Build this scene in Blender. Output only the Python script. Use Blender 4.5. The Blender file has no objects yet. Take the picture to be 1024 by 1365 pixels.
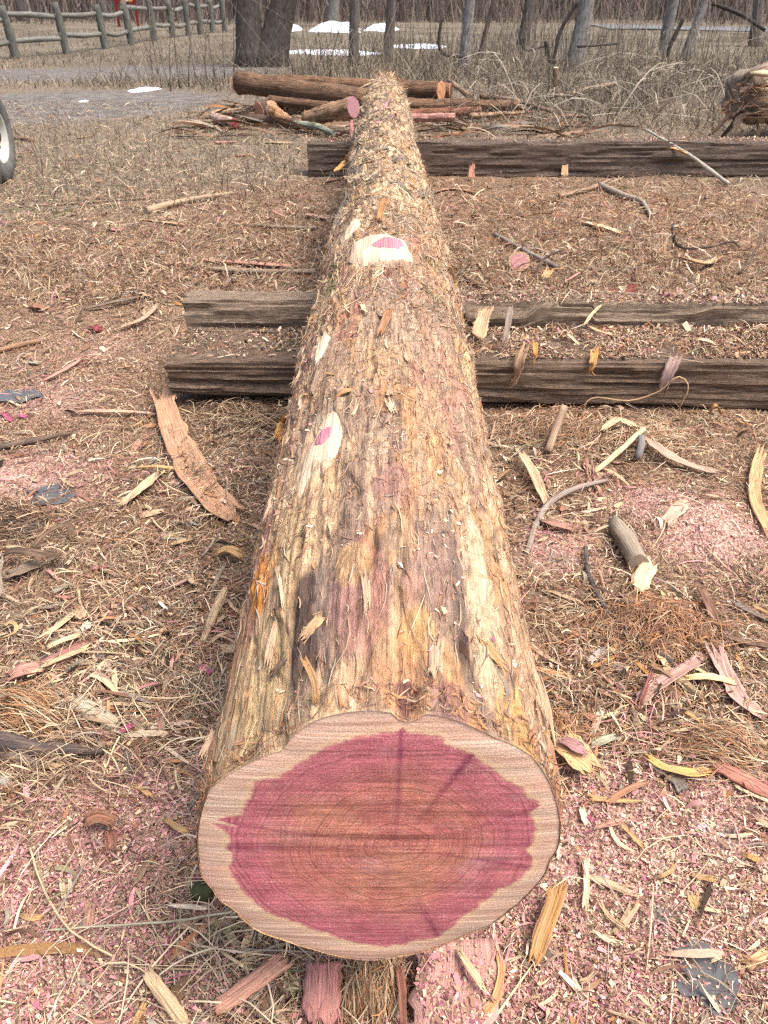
import bpy, math, random
import numpy as np
from mathutils import Vector
R = math.radians
rng = np.random.default_rng(7)
random.seed(7)
SC = bpy.context.scene
COL = SC.collection

# ------------------------------------------------------------------ camera, sky, sun, exposure
PITCH = R(32.73); FPX = 1100.0; CAMZ = 1.45
cd = bpy.data.cameras.new('camera'); cam = bpy.data.objects.new('camera', cd); COL.objects.link(cam)
cam.location = (0, 0, CAMZ); cam.rotation_euler = (R(90) - PITCH, 0, 0)
cd.sensor_fit = 'VERTICAL'; cd.sensor_height = 36; cd.lens = 36 * FPX / 1365
cd.clip_start = 0.05; cd.clip_end = 2000
cd.dof.use_dof = True; cd.dof.focus_distance = 1.6; cd.dof.aperture_fstop = 12.0
SC.camera = cam
SUN_EL, SUN_AZ = R(64), R(112)            # azimuth measured from +Y (away from the camera) towards +X
w = bpy.data.worlds.new('World'); SC.world = w; w.use_nodes = True
nt = w.node_tree
sky = nt.nodes.new('ShaderNodeTexSky'); sky.sky_type = 'NISHITA'; sky.sun_disc = False
sky.sun_elevation = SUN_EL; sky.sun_rotation = SUN_AZ
sky.air_density = 0.8; sky.dust_density = 6.0; sky.ozone_density = 0.4
bgn = nt.nodes['Background']; bgn.inputs['Strength'].default_value = 0.15
nt.links.new(sky.outputs['Color'], bgn.inputs['Color'])
sl = bpy.data.lights.new('sun', 'SUN'); sl.energy = 1.1; sl.angle = R(30); sl.color = (1, 0.985, 0.965)
so = bpy.data.objects.new('sun', sl); COL.objects.link(so)
sd = Vector((math.sin(SUN_AZ) * math.cos(SUN_EL), math.cos(SUN_AZ) * math.cos(SUN_EL), math.sin(SUN_EL)))
so.rotation_euler = sd.to_track_quat('Z', 'Y').to_euler(); so.location = sd * 30
SC.view_settings.view_transform = 'Standard'; SC.view_settings.look = 'None'
SC.view_settings.gamma = 1.0; SC.view_settings.use_curve_mapping = False
SC.view_settings.exposure = 1.22
SC.cycles.use_denoising = False; SC.cycles.filter_width = 1.25

# ------------------------------------------------------------------ noise
def _h(ix, iy, s):
    n = (ix * 374761393 + iy * 668265263 + s * 1274126177) & 0x7fffffff
    n = ((n ^ (n >> 13)) * 1103515245 + 12345) & 0x7fffffff
    n = ((n ^ (n >> 15)) * 1274126177) & 0x7fffffff
    return ((n ^ (n >> 16)) & 0xffff) / 65535.0
def vn(x, y, s=0):
    x = np.asarray(x, float); y = np.asarray(y, float)
    x0 = np.floor(x); y0 = np.floor(y); fx = x - x0; fy = y - y0
    ix = x0.astype(np.int64); iy = y0.astype(np.int64)
    fx = fx * fx * (3 - 2 * fx); fy = fy * fy * (3 - 2 * fy)
    a = _h(ix, iy, s); b = _h(ix + 1, iy, s); c = _h(ix, iy + 1, s); d = _h(ix + 1, iy + 1, s)
    return (a + (b - a) * fx) * (1 - fy) + (c + (d - c) * fx) * fy
def fbm(x, y, s=0, o=3):
    t = 0; a = .5; n = 0
    for k in range(o):
        t = t + a * vn(x * 2 ** k, y * 2 ** k, s + 17 * k); n += a; a *= .5
    return t / n
def sstep(a, b, x):
    t = np.clip((np.asarray(x, float) - a) / (b - a), 0, 1); return t * t * (3 - 2 * t)

# ------------------------------------------------------------------ terrain and pixel helpers
CP, SP = math.cos(PITCH), math.sin(PITCH)
def base_g(y):
    return .13 * sstep(3.2, 7, y) - .33 * sstep(11, 24, y)
def ray(px, py):
    a, b = px - 512.0, py - 682.5
    return np.array([a, FPX * CP - b * SP, -FPX * SP - b * CP])
MOUNDS = []
def G(x, y):
    x = np.asarray(x, float); y = np.asarray(y, float)
    z = base_g(y) + .030 * (fbm(x * 2.2 + 5, y * 2.2, 3, 2) - .5) + .022 * (fbm(x * 9, y * 9, 5, 2) - .5)
    z = z + .25 * sstep(9, 30, y) * (fbm(x * .12, y * .12, 9, 2) - .5)
    for (mx, my, mr, mh) in MOUNDS:
        z = z + mh * np.exp(-((x - mx) ** 2 + (y - my) ** 2) / (mr * mr))
    return z
def P(px, py, h=0.0):
    r = ray(px, py); z = 0.0
    for _ in range(14):
        t = (z - CAMZ) / r[2]
        z = float(G(r[0] * t, r[1] * t)) + h
    return np.array([r[0] * t, r[1] * t, z])
def Q(px, py, d):
    r = ray(px, py); t = d / r[1]; return np.array([r[0] * t, d, CAMZ + r[2] * t])
def depth(p): return p[1] * CP + (CAMZ - p[2]) * SP
def px2m(p, n): return n * depth(p) / FPX
for (a, b, mr, mh) in [(950, 700, .16, .045), (880, 850, .14, .03), (100, 880, .2, .03), (60, 760, .16, .03),
                       (90, 985, .2, .02), (300, 640, .2, .03), (860, 610, .2, .012), (720, 600, .2, .008),
                       (880, 330, .35, .05), (760, 290, .3, .04), (330, 290, .35, .03), (940, 420, .2, .06)]:
    p = P(a, b); MOUNDS.append((p[0], p[1], mr, mh))

# ------------------------------------------------------------------ mesh building
def link(o): COL.objects.link(o); return o
def tag(o, label, cat=None, group=None):
    o['label'] = label
    if cat: o['category'] = cat
    if group: o['group'] = group
    return o
def mk(name, V, F, mat, parent=None, col=None, uv=None, smooth=True, color=None):
    """one mesh object; V world coordinates, F quads array or list of faces; origin at its base"""
    V = np.asarray(V, float)
    loc = np.array([V[:, 0].mean(), V[:, 1].mean(), V[:, 2].min()])
    me = bpy.data.meshes.new(name); L = V - loc
    if isinstance(F, np.ndarray):
        n = len(F); k = F.shape[1]
        me.vertices.add(len(V)); me.vertices.foreach_set('co', L.ravel().astype(np.float32))
        me.loops.add(n * k); me.loops.foreach_set('vertex_index', F.ravel().astype(np.int32))
        me.polygons.add(n); me.polygons.foreach_set('loop_start', np.arange(0, n * k, k, dtype=np.int32))
        me.update(calc_edges=True)
    else:
        me.from_pydata(L.tolist(), [], [list(map(int, f)) for f in F]); me.update()
    if smooth: lt = np.empty(len(me.polygons), np.int32); me.polygons.foreach_get('loop_total', lt); me.polygons.foreach_set('use_smooth', lt <= 4)
    if col is not None:
        a = me.color_attributes.new('Col', 'FLOAT_COLOR', 'POINT')
        c4 = np.ones((len(V), 4), np.float32); c4[:, :3] = col; a.data.foreach_set('color', c4.ravel())
    if uv is not None:
        u = me.uv_layers.new(name='UV'); li = np.empty(len(me.loops), np.int32); me.loops.foreach_get('vertex_index', li)
        u.data.foreach_set('uv', np.asarray(uv, np.float32)[li].ravel())
    me.materials.append(mat)
    o = link(bpy.data.objects.new(name, me))
    if parent is not None:
        o.parent = parent; o.location = Vector(loc) - wl(parent)
    else: o.location = loc
    if color is not None: o.color = (*color, 1)
    return o
def wl(o):
    v = Vector(o.location)
    while o.parent is not None: o = o.parent; v = v + Vector(o.location)
    return v
def empty(name, loc):
    e = link(bpy.data.objects.new(name, None)); e.location = Vector(loc); e.empty_display_size = .1; return e
def attr(o, name, vals):
    a = o.data.attributes.new(name, 'FLOAT', 'POINT'); a.data.foreach_set('value', np.asarray(vals, np.float32).ravel())

class MB:
    def __init__(s): s.V = []; s.F = []; s.UV = []; s.C = []; s.n = 0
    def add(s, V, F, UV=None, C=None):
        V = np.asarray(V, float); s.V.append(V); s.F += [[i + s.n for i in f] for f in F]
        s.UV.append(np.zeros((len(V), 2)) if UV is None else np.asarray(UV, float))
        s.C.append(np.ones((len(V), 3)) * .5 if C is None else np.broadcast_to(C, (len(V), 3)))
        s.n += len(V)
    def tube(s, pts, rad, seg=7, rough=0., cap=True, seed=0, C=None, squash=1.):
        pts = np.asarray(pts, float); n = len(pts); rad = np.broadcast_to(rad, (n,))
        T = np.gradient(pts, axis=0); T /= np.linalg.norm(T, axis=1)[:, None] + 1e-9
        ref = np.array([0, 0, 1.]) if abs(T[0][2]) < .8 else np.array([0, 1., 0])
        A = np.cross(T, ref); A /= np.linalg.norm(A, axis=1)[:, None] + 1e-9
        B = np.cross(A, T)
        th = np.linspace(0, 2 * np.pi, seg, endpoint=False)
        ln = np.concatenate([[0], np.cumsum(np.linalg.norm(np.diff(pts, axis=0), axis=1))])
        rr = rad[:, None] * np.ones(seg)
        if rough: rr = rr * (1 + rough * (fbm(th[None] * 2 + seed * 3.1, ln[:, None] / (rad.mean() * 2.5 + 1e-6) + seed, seed, 2) - .5) * 2)
        V = pts[:, None] + rr[..., None] * (np.cos(th)[None, :, None] * A[:, None] + squash * np.sin(th)[None, :, None] * B[:, None])
        UV = np.stack([np.repeat(ln[:, None], seg, 1), np.broadcast_to(th * rad.mean(), (n, seg))], -1) + seed * .37
        F = [[i * seg + j, i * seg + (j + 1) % seg, (i + 1) * seg + (j + 1) % seg, (i + 1) * seg + j] for i in range(n - 1) for j in range(seg)]
        if cap: F += [list(range(seg))[::-1], [(n - 1) * seg + j for j in range(seg)]]
        s.add(V.reshape(-1, 3), F, UV.reshape(-1, 2), C)
    def box(s, c, ax, ay, az):
        c = np.asarray(c, float); V = [c + i * np.asarray(ax) + j * np.asarray(ay) + k * np.asarray(az) for i in (-1, 1) for j in (-1, 1) for k in (-1, 1)]
        s.add(V, [[0, 1, 3, 2], [4, 6, 7, 5], [0, 4, 5, 1], [2, 3, 7, 6], [0, 2, 6, 4], [1, 5, 7, 3]], np.array(V)[:, [0, 2]])
    def build(s, name, mat, parent=None, smooth=True, color=None, col=False):
        V = np.concatenate(s.V)
        return mk(name, V, s.F, mat, parent, uv=np.concatenate(s.UV), smooth=smooth, color=color, col=np.concatenate(s.C) if col else None)
def spline(pts, n):
    pts = np.asarray(pts, float)
    if len(pts) == 2: return pts[0] + (pts[1] - pts[0]) * np.linspace(0, 1, n)[:, None]
    p = np.vstack([2 * pts[0] - pts[1], pts, 2 * pts[-1] - pts[-2]]); out = []
    for u in np.linspace(0, len(pts) - 1 - 1e-6, n):
        i = int(u); t = u - i; a, b, c, d = p[i], p[i + 1], p[i + 2], p[i + 3]
        out.append(.5 * (2 * b + (c - a) * t + (2 * a - 5 * b + 4 * c - d) * t * t + (3 * b - a - 3 * c + d) * t ** 3))
    return np.array(out)

# ------------------------------------------------------------------ materials
class NT:
    def __init__(s, name):
        s.m = bpy.data.materials.new(name); s.m.use_nodes = True; s.t = s.m.node_tree
        s.b = s.t.nodes['Principled BSDF']; s.b.inputs['Specular IOR Level'].default_value = .15
    def n(s, typ, **k):
        nd = s.t.nodes.new(typ)
        for a, v in k.items(): setattr(nd, a, v)
        return nd
    def l(s, a, b): s.t.links.new(a, b)
    def val(s, sock, v):
        if hasattr(v, 'is_output'): s.l(v, sock)
        else: sock.default_value = v
    def math(s, op, a, b=0., clamp=False):
        nd = s.n('ShaderNodeMath', operation=op, use_clamp=clamp); s.val(nd.inputs[0], a); s.val(nd.inputs[1], b); return nd.outputs[0]
    def mix(s, f, a, b, mode='MIX'):
        nd = s.n('ShaderNodeMix', data_type='RGBA', blend_type=mode)
        s.val(nd.inputs[0], f)
        for i, v in ((6, a), (7, b)):
            s.val(nd.inputs[i], v if hasattr(v, 'is_output') else (*v, 1))
        return nd.outputs[2]
    def ramp(s, f, stops, interp='LINEAR'):
        nd = s.n('ShaderNodeValToRGB'); cr = nd.color_ramp; cr.interpolation = interp
        while len(cr.elements) < len(stops): cr.elements.new(.5)
        for e, (p, c) in zip(cr.elements, stops):
            e.position = p; e.color = (*c, 1) if isinstance(c, tuple) else (c, c, c, 1)
        s.l(f, nd.inputs[0]); return nd.outputs[0]
    def noise(s, vec, scale, detail=3, rough=.55, dist=0.):
        nd = s.n('ShaderNodeTexNoise'); s.l(vec, nd.inputs['Vector']); nd.inputs['Scale'].default_value = scale
        nd.inputs['Detail'].default_value = detail; nd.inputs['Roughness'].default_value = rough; nd.inputs['Distortion'].default_value = dist
        return nd.outputs['Fac']
    def mapv(s, vec, sc=(1, 1, 1), loc=(0, 0, 0)):
        nd = s.n('ShaderNodeMapping'); nd.inputs['Scale'].default_value = sc; nd.inputs['Location'].default_value = loc; s.l(vec, nd.inputs[0]); return nd.outputs[0]
    def at(s, name, what='Fac'):
        nd = s.n('ShaderNodeAttribute', attribute_name=name); return nd.outputs[what]
    def bump(s, h, strength=.5, dist=.004):
        nd = s.n('ShaderNodeBump'); nd.inputs['Strength'].default_value = strength; nd.inputs['Distance'].default_value = dist
        s.l(h, nd.inputs['Height']); s.l(nd.outputs[0], s.b.inputs['Normal'])
    def done(s, col, rough=.85):
        s.val(s.b.inputs['Base Color'], col if hasattr(col, 'is_output') else (*col, 1)); s.val(s.b.inputs['Roughness'], rough); return s.m

def fibre_mat(name, su=10, sv=420, lo=.38, hi=1.5, second=(.30, .20, .13), smix=.5, bump=.6, bd=.003, rough=.85):
    t = NT(name); oi = t.n('ShaderNodeObjectInfo'); uv = t.n('ShaderNodeTexCoord').outputs['UV']
    off = t.n('ShaderNodeVectorMath', operation='ADD'); t.l(uv, off.inputs[0])
    cmb = t.n('ShaderNodeCombineXYZ'); t.l(oi.outputs['Random'], cmb.inputs[2]); t.l(t.math('MULTIPLY', oi.outputs['Random'], 7.), cmb.inputs[0]); t.l(cmb.outputs[0], off.inputs[1])
    f = t.noise(t.mapv(off.outputs[0], (su, sv, 30)), 1, 4, .6)
    g = t.noise(t.mapv(off.outputs[0], (su * 1.7, sv * .22, 60)), 1, 3, .6)
    k = t.ramp(f, [(.28, lo), (.5, 1.), (.72, hi)])
    c = t.mix(t.math('MULTIPLY', t.ramp(g, [(.45, 0.), (.7, 1.)]), smix), oi.outputs['Color'], second)
    c = t.mix(1., c, k, 'MULTIPLY')
    t.bump(t.math('ADD', f, t.math('MULTIPLY', g, .6)), bump, bd)
    return t.done(c, rough)
M = {}
M['wood'] = fibre_mat('torn_wood_fibre')
M['tree'] = fibre_mat('tree_bark', 7, 45, .4, 1.5, (.12, .10, .085), .55, .9, .02)
M['pile'] = fibre_mat('stripped_log', 6, 90, .3, 1.5, (.085, .05, .032), .85, 1., .02)
M['fence'] = fibre_mat('weathered_rail', 3, 70, .45, 1.4, (.2, .23, .15), .45, .6, .01)
t = NT('cut_wood'); oi = t.n('ShaderNodeObjectInfo'); ob = t.n('ShaderNodeTexCoord').outputs['Object']
M['cut'] = t.done(t.mix(1., oi.outputs['Color'], t.ramp(t.noise(t.mapv(ob, (1, 1, 1)), 90, 3), [(.3, .7), (.7, 1.25)]), 'MULTIPLY'), .8)
t = NT('litter'); M['litter'] = t.done(t.at('Col', 'Color'), .9)
t = NT('bark_scraps'); ob = t.n('ShaderNodeTexCoord').outputs['Object']
M['scraps'] = t.done(t.mix(1., t.at('Col', 'Color'), t.ramp(t.noise(ob, 330, 4, .7), [(.3, .5), (.5, 1.), (.7, 1.35)]), 'MULTIPLY'), .9)
t = NT('dry_stems'); M['stems'] = t.done(t.at('Col', 'Color'), .9)
t = NT('snow'); ob = t.n('ShaderNodeTexCoord').outputs['Object']
t.bump(t.noise(ob, 9, 4), .6, .03); t.b.inputs['Subsurface Weight'].default_value = .1
M['snow'] = t.done(t.mix(t.noise(ob, 4, 4), (.62, .66, .74), (.8, .82, .86)), .6)
t = NT('puddle_water'); ob = t.n('ShaderNodeTexCoord').outputs['Object']
t.b.inputs['Specular IOR Level'].default_value = .5; t.b.inputs['IOR'].default_value = 1.33
M['water'] = t.done((.10, .098, .098), .25)
t = NT('asphalt'); M['road'] = t.done((.17, .175, .18), .8)
def plain(name, c, rough=.6, sc=40, amt=.25):
    t = NT(name); ob = t.n('ShaderNodeTexCoord').outputs['Object']
    return t.done(t.mix(1., c, t.ramp(t.noise(ob, sc, 4), [(.25, 1 - amt), (.75, 1 + amt)]), 'MULTIPLY'), rough)
M['rubber'] = plain('tyre_rubber', (.12, .118, .11), .85, 14, .4)
M['rim'] = plain('painted_rim', (.40, .40, .36), .7, 9, .4)
M['hub'] = plain('greasy_metal', (.04, .035, .03), .6, 30, .4)
M['signred'] = plain('red_brown_paint', (.16, .022, .022), .6, 5)
M['signpanel'] = plain('orange_print', (.62, .22, .05), .6, 5, .5)
M['paper'] = plain('paper', (.6, .55, .4), .7, 8, .3)
M['moss'] = plain('moss', (.055, .06, .025), .95, 60, .5)

# ground: chips and fibres too fine to build, by zone attributes
t = NT('ground_litter'); ob = t.n('ShaderNodeTexCoord').outputs['Object']
vo = t.n('ShaderNodeTexVoronoi'); t.l(t.mapv(ob, (1, 1, .3)), vo.inputs['Vector']); vo.inputs['Scale'].default_value = 170
sep = t.n('ShaderNodeSeparateColor'); t.l(vo.outputs['Color'], sep.inputs[0])
f1 = t.noise(t.mapv(ob, (1, 1, .3)), 60, 5, .7)
rr = t.math('ADD', t.math('MULTIPLY', sep.outputs[0], .6), t.math('MULTIPLY', f1, .4))
pinkc = t.ramp(rr, [(.1, (.16, .075, .06)), (.3, (.33, .17, .13)), (.5, (.46, .29, .23)), (.68, (.53, .33, .29)), (.9, (.66, .50, .36))])
brownc = t.ramp(rr, [(.1, (.035, .021, .014)), (.3, (.11, .065, .042)), (.5, (.21, .132, .085)), (.7, (.33, .215, .135)), (.9, (.47, .35, .225))])
grassc = t.ramp(t.noise(ob, 22, 6, .75), [(.25, (.07, .055, .04)), (.45, (.155, .12, .085)), (.6, (.25, .20, .14)), (.78, (.34, .285, .205))])
mudc = t.ramp(t.noise(ob, 5, 6, .7), [(.3, (.09, .078, .068)), (.5, (.16, .142, .124)), (.7, (.25, .225, .195))])
big = t.noise(ob, 1.2, 5, .65)
fieldc = t.ramp(t.noise(ob, .35, 8, .7), [(.3, (.085, .068, .052)), (.5, (.155, .128, .095)), (.7, (.225, .195, .14))])
def soft(a): return t.ramp(t.math('ADD', t.at(a), t.math('MULTIPLY', t.math('SUBTRACT', big, .5), .5)), [(.25, 0.), (.65, 1.)])
c = t.mix(soft('pink'), brownc, pinkc)
c = t.mix(soft('grass'), c, grassc)
c = t.mix(soft('mud'), c, mudc)
c = t.mix(t.at('field'), c, fieldc)
t.bump(t.math('ADD', vo.outputs['Distance'], f1), .9, .006)
M['ground'] = t.done(c, t.ramp(t.at('mud'), [(.3, .95), (1., .75)]))

# ------------------------------------------------------------------ zones (world space)
def blobs(lst):
    out = []
    for (a, b, rx, ry, v) in lst:
        p = P(a, b); out.append((p[0], p[1], rx, ry, v))
    return out
PINK = blobs([(880, 1230, .42, .30, 1.15), (980, 1100, .26, .16, 1.), (690, 1330, .2, .16, 1.), (800, 1120, .16, .14, .6), (40, 1210, .32, .24, 1.), (60, 1340, .3, .12, 1.),
              (190, 1090, .22, .14, .8), (300, 1320, .2, .1, .4), (20, 640, .35, .22, .6), (40, 540, .3, .2, .35), (950, 695, .2, .15, 1.1), (740, 735, .12, .12, .8), (560, 1340, .2, .1, .9), (860, 660, .15, .1, .5), (150, 470, .5, .3, .2)])
PALE = blobs([(950, 690, .17, .12, 1.), (930, 1180, .25, .16, .5), (1000, 1000, .1, .08, .6), (990, 400, .15, .1, .6)])
ORNG = blobs([(880, 830, .22, .14, 1.), (850, 590, .3, .18, .7), (700, 280, .8, .5, .7), (900, 300, .9, .6, .6), (30, 950, .14, .08, .8), (300, 720, .15, .2, .5), (730, 900, .1, .2, .6), (490, 1330, .08, .1, .9), (740, 1000, .08, .08, .8)])
GRASS = blobs([(100, 190, 2.2, 1.3, 1.1), (60, 280, 1.2, .7, .55), (350, 230, .9, .9, .35), (310, 1230, .18, .10, .6), (270, 1330, .22, .1, .55), (120, 900, .3, .2, .4), (880, 130, 4.5, 3., 1.2), (350, 130, 4, 2.2, .9)])
MUD = blobs([(150, 127, 1.7, 1.3, 1.), (60, 140, 1.8, 1.2, .9), (-40, 150, 2., 1.3, .8), (150, 97, 3., 1.7, 1.), (60, 100, 3.2, 1.8, .9), (-60, 112, 3, 2., .9), (140, 111, 3.2, .8, -.9), (20, 121, 2.5, .8, -.7), (230, 92, 2, 1.6, .7), (60, 660, .1, .06, .8), (20, 700, .1, .05, .7), (30, 527, .1, .06, .7), (936, 1300, .05, .06, 1.), (882, 1226, .05, .04, .8), (972, 1113, .03, .03, .8), (745, 745, .07, .05, .6)])
def zone(Z, x, y):
    v = 0
    for (a, b, rx, ry, k) in Z: v = v + k * np.exp(-((x - a) / rx) ** 2 - ((y - b) / ry) ** 2)
    return v

# ------------------------------------------------------------------ ground sheet
def axis(fine0, fine1, st, out0, out1, g=1.22):
    m = list(np.arange(fine0, fine1, st)); s = st; v = m[-1]
    while v < out1: s *= g; v += s; m.append(v)
    s = st; v = fine0; a = []
    while v > out0: s *= g; v -= s; a.append(v)
    return np.array(a[::-1] + m)
gx = axis(-1.9, 1.9, .022, -700, 700, 1.13); gy = axis(.3, 3.6, .022, -40, 900, 1.06)
XX, YY = np.meshgrid(gx, gy); nx, ny = len(gx), len(gy)
ii = (np.arange(ny - 1)[:, None] * nx + np.arange(nx - 1)[None]).ravel()
Vg = np.stack([XX.ravel(), YY.ravel(), G(XX, YY).ravel()], 1)
ground = mk('ground', Vg, np.stack([ii, ii + 1, ii + nx + 1, ii + nx], 1), M['ground'])
ground['kind'] = 'structure'
gX, gY = Vg[:, 0], Vg[:, 1]
far = sstep(6.5, 10, gY + .5 * np.abs(gX))
attr(ground, 'pink', np.clip(zone(PINK, gX, gY) + .12, 0, 1)); attr(ground, 'grass', np.clip(zone(GRASS, gX, gY) + far, 0, 1))
attr(ground, 'mud', np.clip(zone(MUD, gX, gY), 0, 1)); attr(ground, 'field', sstep(20, 28, gY))

# distant road and snow lying in the field
def sheet(name, x0, x1, y0, y1, dz, mat, n=40):
    X, Y = np.meshgrid(np.linspace(x0, x1, n), np.linspace(y0, y1, 6))
    Y = Y + .0 * X; i = (np.arange(5)[:, None] * n + np.arange(n - 1)[None]).ravel()
    return mk(name, np.stack([X.ravel(), Y.ravel(), G(X, Y).ravel() + dz], 1), np.stack([i, i + 1, i + n + 1, i + n], 1), mat)
road = sheet('road', 9, 140, 38, 42, .03, M['road'], 90); road['kind'] = 'structure'
def patch(name, cx, cy, rx, ry, h, mat, seed, label=None, nr=7, na=42, rot=0, flat=False):
    th = np.linspace(0, 2 * np.pi, na, endpoint=False); k = .55 + .9 * fbm(2.2 * np.cos(th) + seed, 2.2 * np.sin(th) + seed, seed, 3)
    V = [[cx, cy, 0]]; 
    for i in range(1, nr + 1):
        q = i / nr
        for a, kk in zip(th, k):
            dx, dy = q * kk * rx * math.cos(a), q * kk * ry * math.sin(a)
            V.append([cx + dx * math.cos(rot) - dy * math.sin(rot), cy + dx * math.sin(rot) + dy * math.cos(rot), q])
    V = np.array(V); q = V[:, 2].copy()
    if flat: V[:, 2] = float(G(cx, cy)) + h
    else: V[:, 2] = G(V[:, 0], V[:, 1]) + h * (1 - q ** 3) - .01 + .3 * h * (vn(V[:, 0] * 3, V[:, 1] * 3, seed) - .5) * (q < .95)
    F = [[0, 1 + j, 1 + (j + 1) % na] for j in range(na)]
    for i in range(nr - 1):
        for j in range(na): F.append([1 + i * na + j, 1 + (i + 1) * na + j, 1 + (i + 1) * na + (j + 1) % na, 1 + i * na + (j + 1) % na])
    o = mk(name, V, F, mat)
    return o
def snow(px, py, wpx, ry, h, seed, label):
    p = P(px, py); tag(patch('snow_patch', p[0], p[1], px2m(p, wpx) / 2, ry, h, M['snow'], seed), label, 'snow', 'snow left in the field')
snow(388, 40, 30, 1.2, .22, 2, 'small snow heap right beside the twin-trunked tree, far field')
snow(446, 41, 62, 1.6, .3, 5, 'largest white snow heap in the far field, left of slim trunks')
snow(508, 40, 44, 1.2, .2, 8, 'low snow heap between the two slim trunks in the far field')
snow(440, 70, 130, 1.0, .06, 11, 'long thin snow streak left of the slim trunks, behind log pile')
snow(560, 62, 90, .9, .06, 14, 'thin snow streak right of the slim trunks, behind log tip')
snow(192, 119, 46, .5, .035, 17, 'bright icy snow strip along the wet track rut')
snow(112, 136, 14, .12, .02, 19, 'tiny white snow scrap on the muddy track')

# ------------------------------------------------------------------ the big cedar log
FACE = [(435, 92), (490, 90), (535, 95), (552, 112), (575, 120), (600, 112), (622, 98), (660, 103), (700, 115), (760, 140), (800, 160), (850, 180), (890, 205), (920, 245), (945, 300), (958, 350), (962, 395), (955, 440), (935, 470), (925, 500), (890, 545), (840, 590), (780, 635), (720, 660), (650, 690), (560, 712), (480, 722), (400, 712), (340, 695), (260, 670), (200, 650), (160, 620), (140, 595), (100, 570), (80, 540), (55, 510), (48, 470), (45, 430), (48, 380), (60, 330), (75, 290), (110, 260), (160, 230), (200, 210), (260, 190), (290, 150), (330, 120), (370, 105)]
HEART = [(550, 140), (562, 128), (575, 142), (600, 145), (650, 150), (690, 180), (740, 193), (770, 220), (830, 260), (870, 285), (880, 305), (915, 325), (885, 345), (900, 380), (895, 420), (880, 440), (892, 482), (860, 510), (800, 540), (740, 590), (690, 630), (655, 662), (600, 670), (520, 685), (440, 675), (370, 650), (290, 620), (230, 600), (190, 575), (160, 545), (135, 510), (122, 485), (138, 455), (114, 432), (130, 405), (150, 380), (80, 372), (85, 362), (155, 350), (165, 320), (185, 290), (190, 262), (250, 255), (310, 215), (360, 185), (420, 160), (480, 148)]
def face_plane(z): return .655 + (z - .24) * .1
def unface(zx, zy):
    r = ray(240 + zx / 1.896, 900 + zy / 1.896)
    # y = .655+(z-.24)*.1 ; y = r1 t ; z = CAMZ + r2 t
    tt = (.655 + (CAMZ - .24) * .1) / (r[1] - .1 * r[2])
    return np.array([r[0] * tt, r[1] * tt, CAMZ + r[2] * tt])
FW = np.array([unface(*p) for p in FACE]); HW = np.array([unface(*p) for p in HEART]); PITH = unface(545, 428)
CX, CZ = (FW[:, 0].max() + FW[:, 0].min()) / 2, (FW[:, 2].max() + FW[:, 2].min()) / 2
def polar(poly, cx, cz):
    a = np.arctan2(poly[:, 0] - cx, poly[:, 2] - cz); r = np.hypot(poly[:, 0] - cx, poly[:, 2] - cz)
    o = np.argsort(a); a, r = a[o], r[o]
    a = np.concatenate([a - 2 * np.pi, a, a + 2 * np.pi]); r = np.tile(r, 3)
    return lambda q: np.interp(q, a, r)
fr = polar(FW, CX, CZ); hr = polar(HW, PITH[0], PITH[2])
YB = .68
def log_r(y): return np.interp(y, [.68, 1.4, 2.2, 2.9, 3.35, 3.6, 4.2, 5.2, 6.5, 7.6, 8.2, 8.6, 8.75], [.245, .239, .238, .232, .222, .213, .200, .190, .180, .160, .13, .095, .05])
def log_c(y): return np.interp(y, [.68, 3.45, 7.1, 8.8], [CZ, .537, .590, .625]), np.interp(y, [.68, 2.0, 3.4, 5, 8.8], [CX, .004, .018, .006, .01])
S = [0.]
while S[-1] < 8.74 - YB: S.append(S[-1] + .0042 + .0017 * S[-1])
S = np.array(S); ns = len(S)
TH = np.concatenate([np.linspace(-math.pi, -2.05, 24)[:-1], np.linspace(-2.05, 2.05, 300), np.linspace(2.05, math.pi, 24)[1:-1]])
ntm = len(TH)
SS, TT = np.meshgrid(S, TH, indexing='ij'); YYl = YB + SS
zc, xc = log_c(YYl); rb = log_r(YYl)
blend = sstep(0, .38, SS)
r0 = fr(TT) * (rb / .245) * (1 - blend) + rb * (1 + .035 * (fbm(TT * 1.1 + 9, SS * 1.2, 21, 2) - .5) * 2) * blend
u = TT * .24                                            # metres round the log
shag = sstep(1.7, 3.2, SS)
rid = fbm(u * 110, SS * 2.2, 31, 3); rid2 = fbm(u * 34 + 2 * vn(SS * 3, u * 9, 4), SS * 2.2, 37, 3)
flk = fbm(u * 14, SS * 7, 41, 4); lum = fbm(u * 22 + 5, SS * 20, 43, 3); deep = fbm(u * 60, SS * 9, 47, 2)
fin = fbm(u * 200, SS * 5, 49, 2)
disp = .006 * (rid - .5) + .010 * (rid2 - .5) + .006 * (fin - .5) + .007 * sstep(.52, .56, flk) + .008 * (lum - .5) * (.5 + shag) - .008 * sstep(.66, .78, deep)
disp += shag * (.044 * (fbm(u * 8 + 2, SS * 3.6, 55, 2) - .5) + .016 * (fbm(u * 16, SS * 9, 51, 3) - .5) + .012 * (fbm(u * 70, SS * 40, 53, 2) - .5))
edge = sstep(0, .03, SS)
rr_ = r0 + disp * edge
XL = xc + rr_ * np.sin(TT); ZL = zc + rr_ * np.cos(TT)
YL = YYl + ((ZL - .24) * .1 - .025) * np.exp(-SS / .25)
LV = np.stack([XL, YL, ZL], -1)
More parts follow.
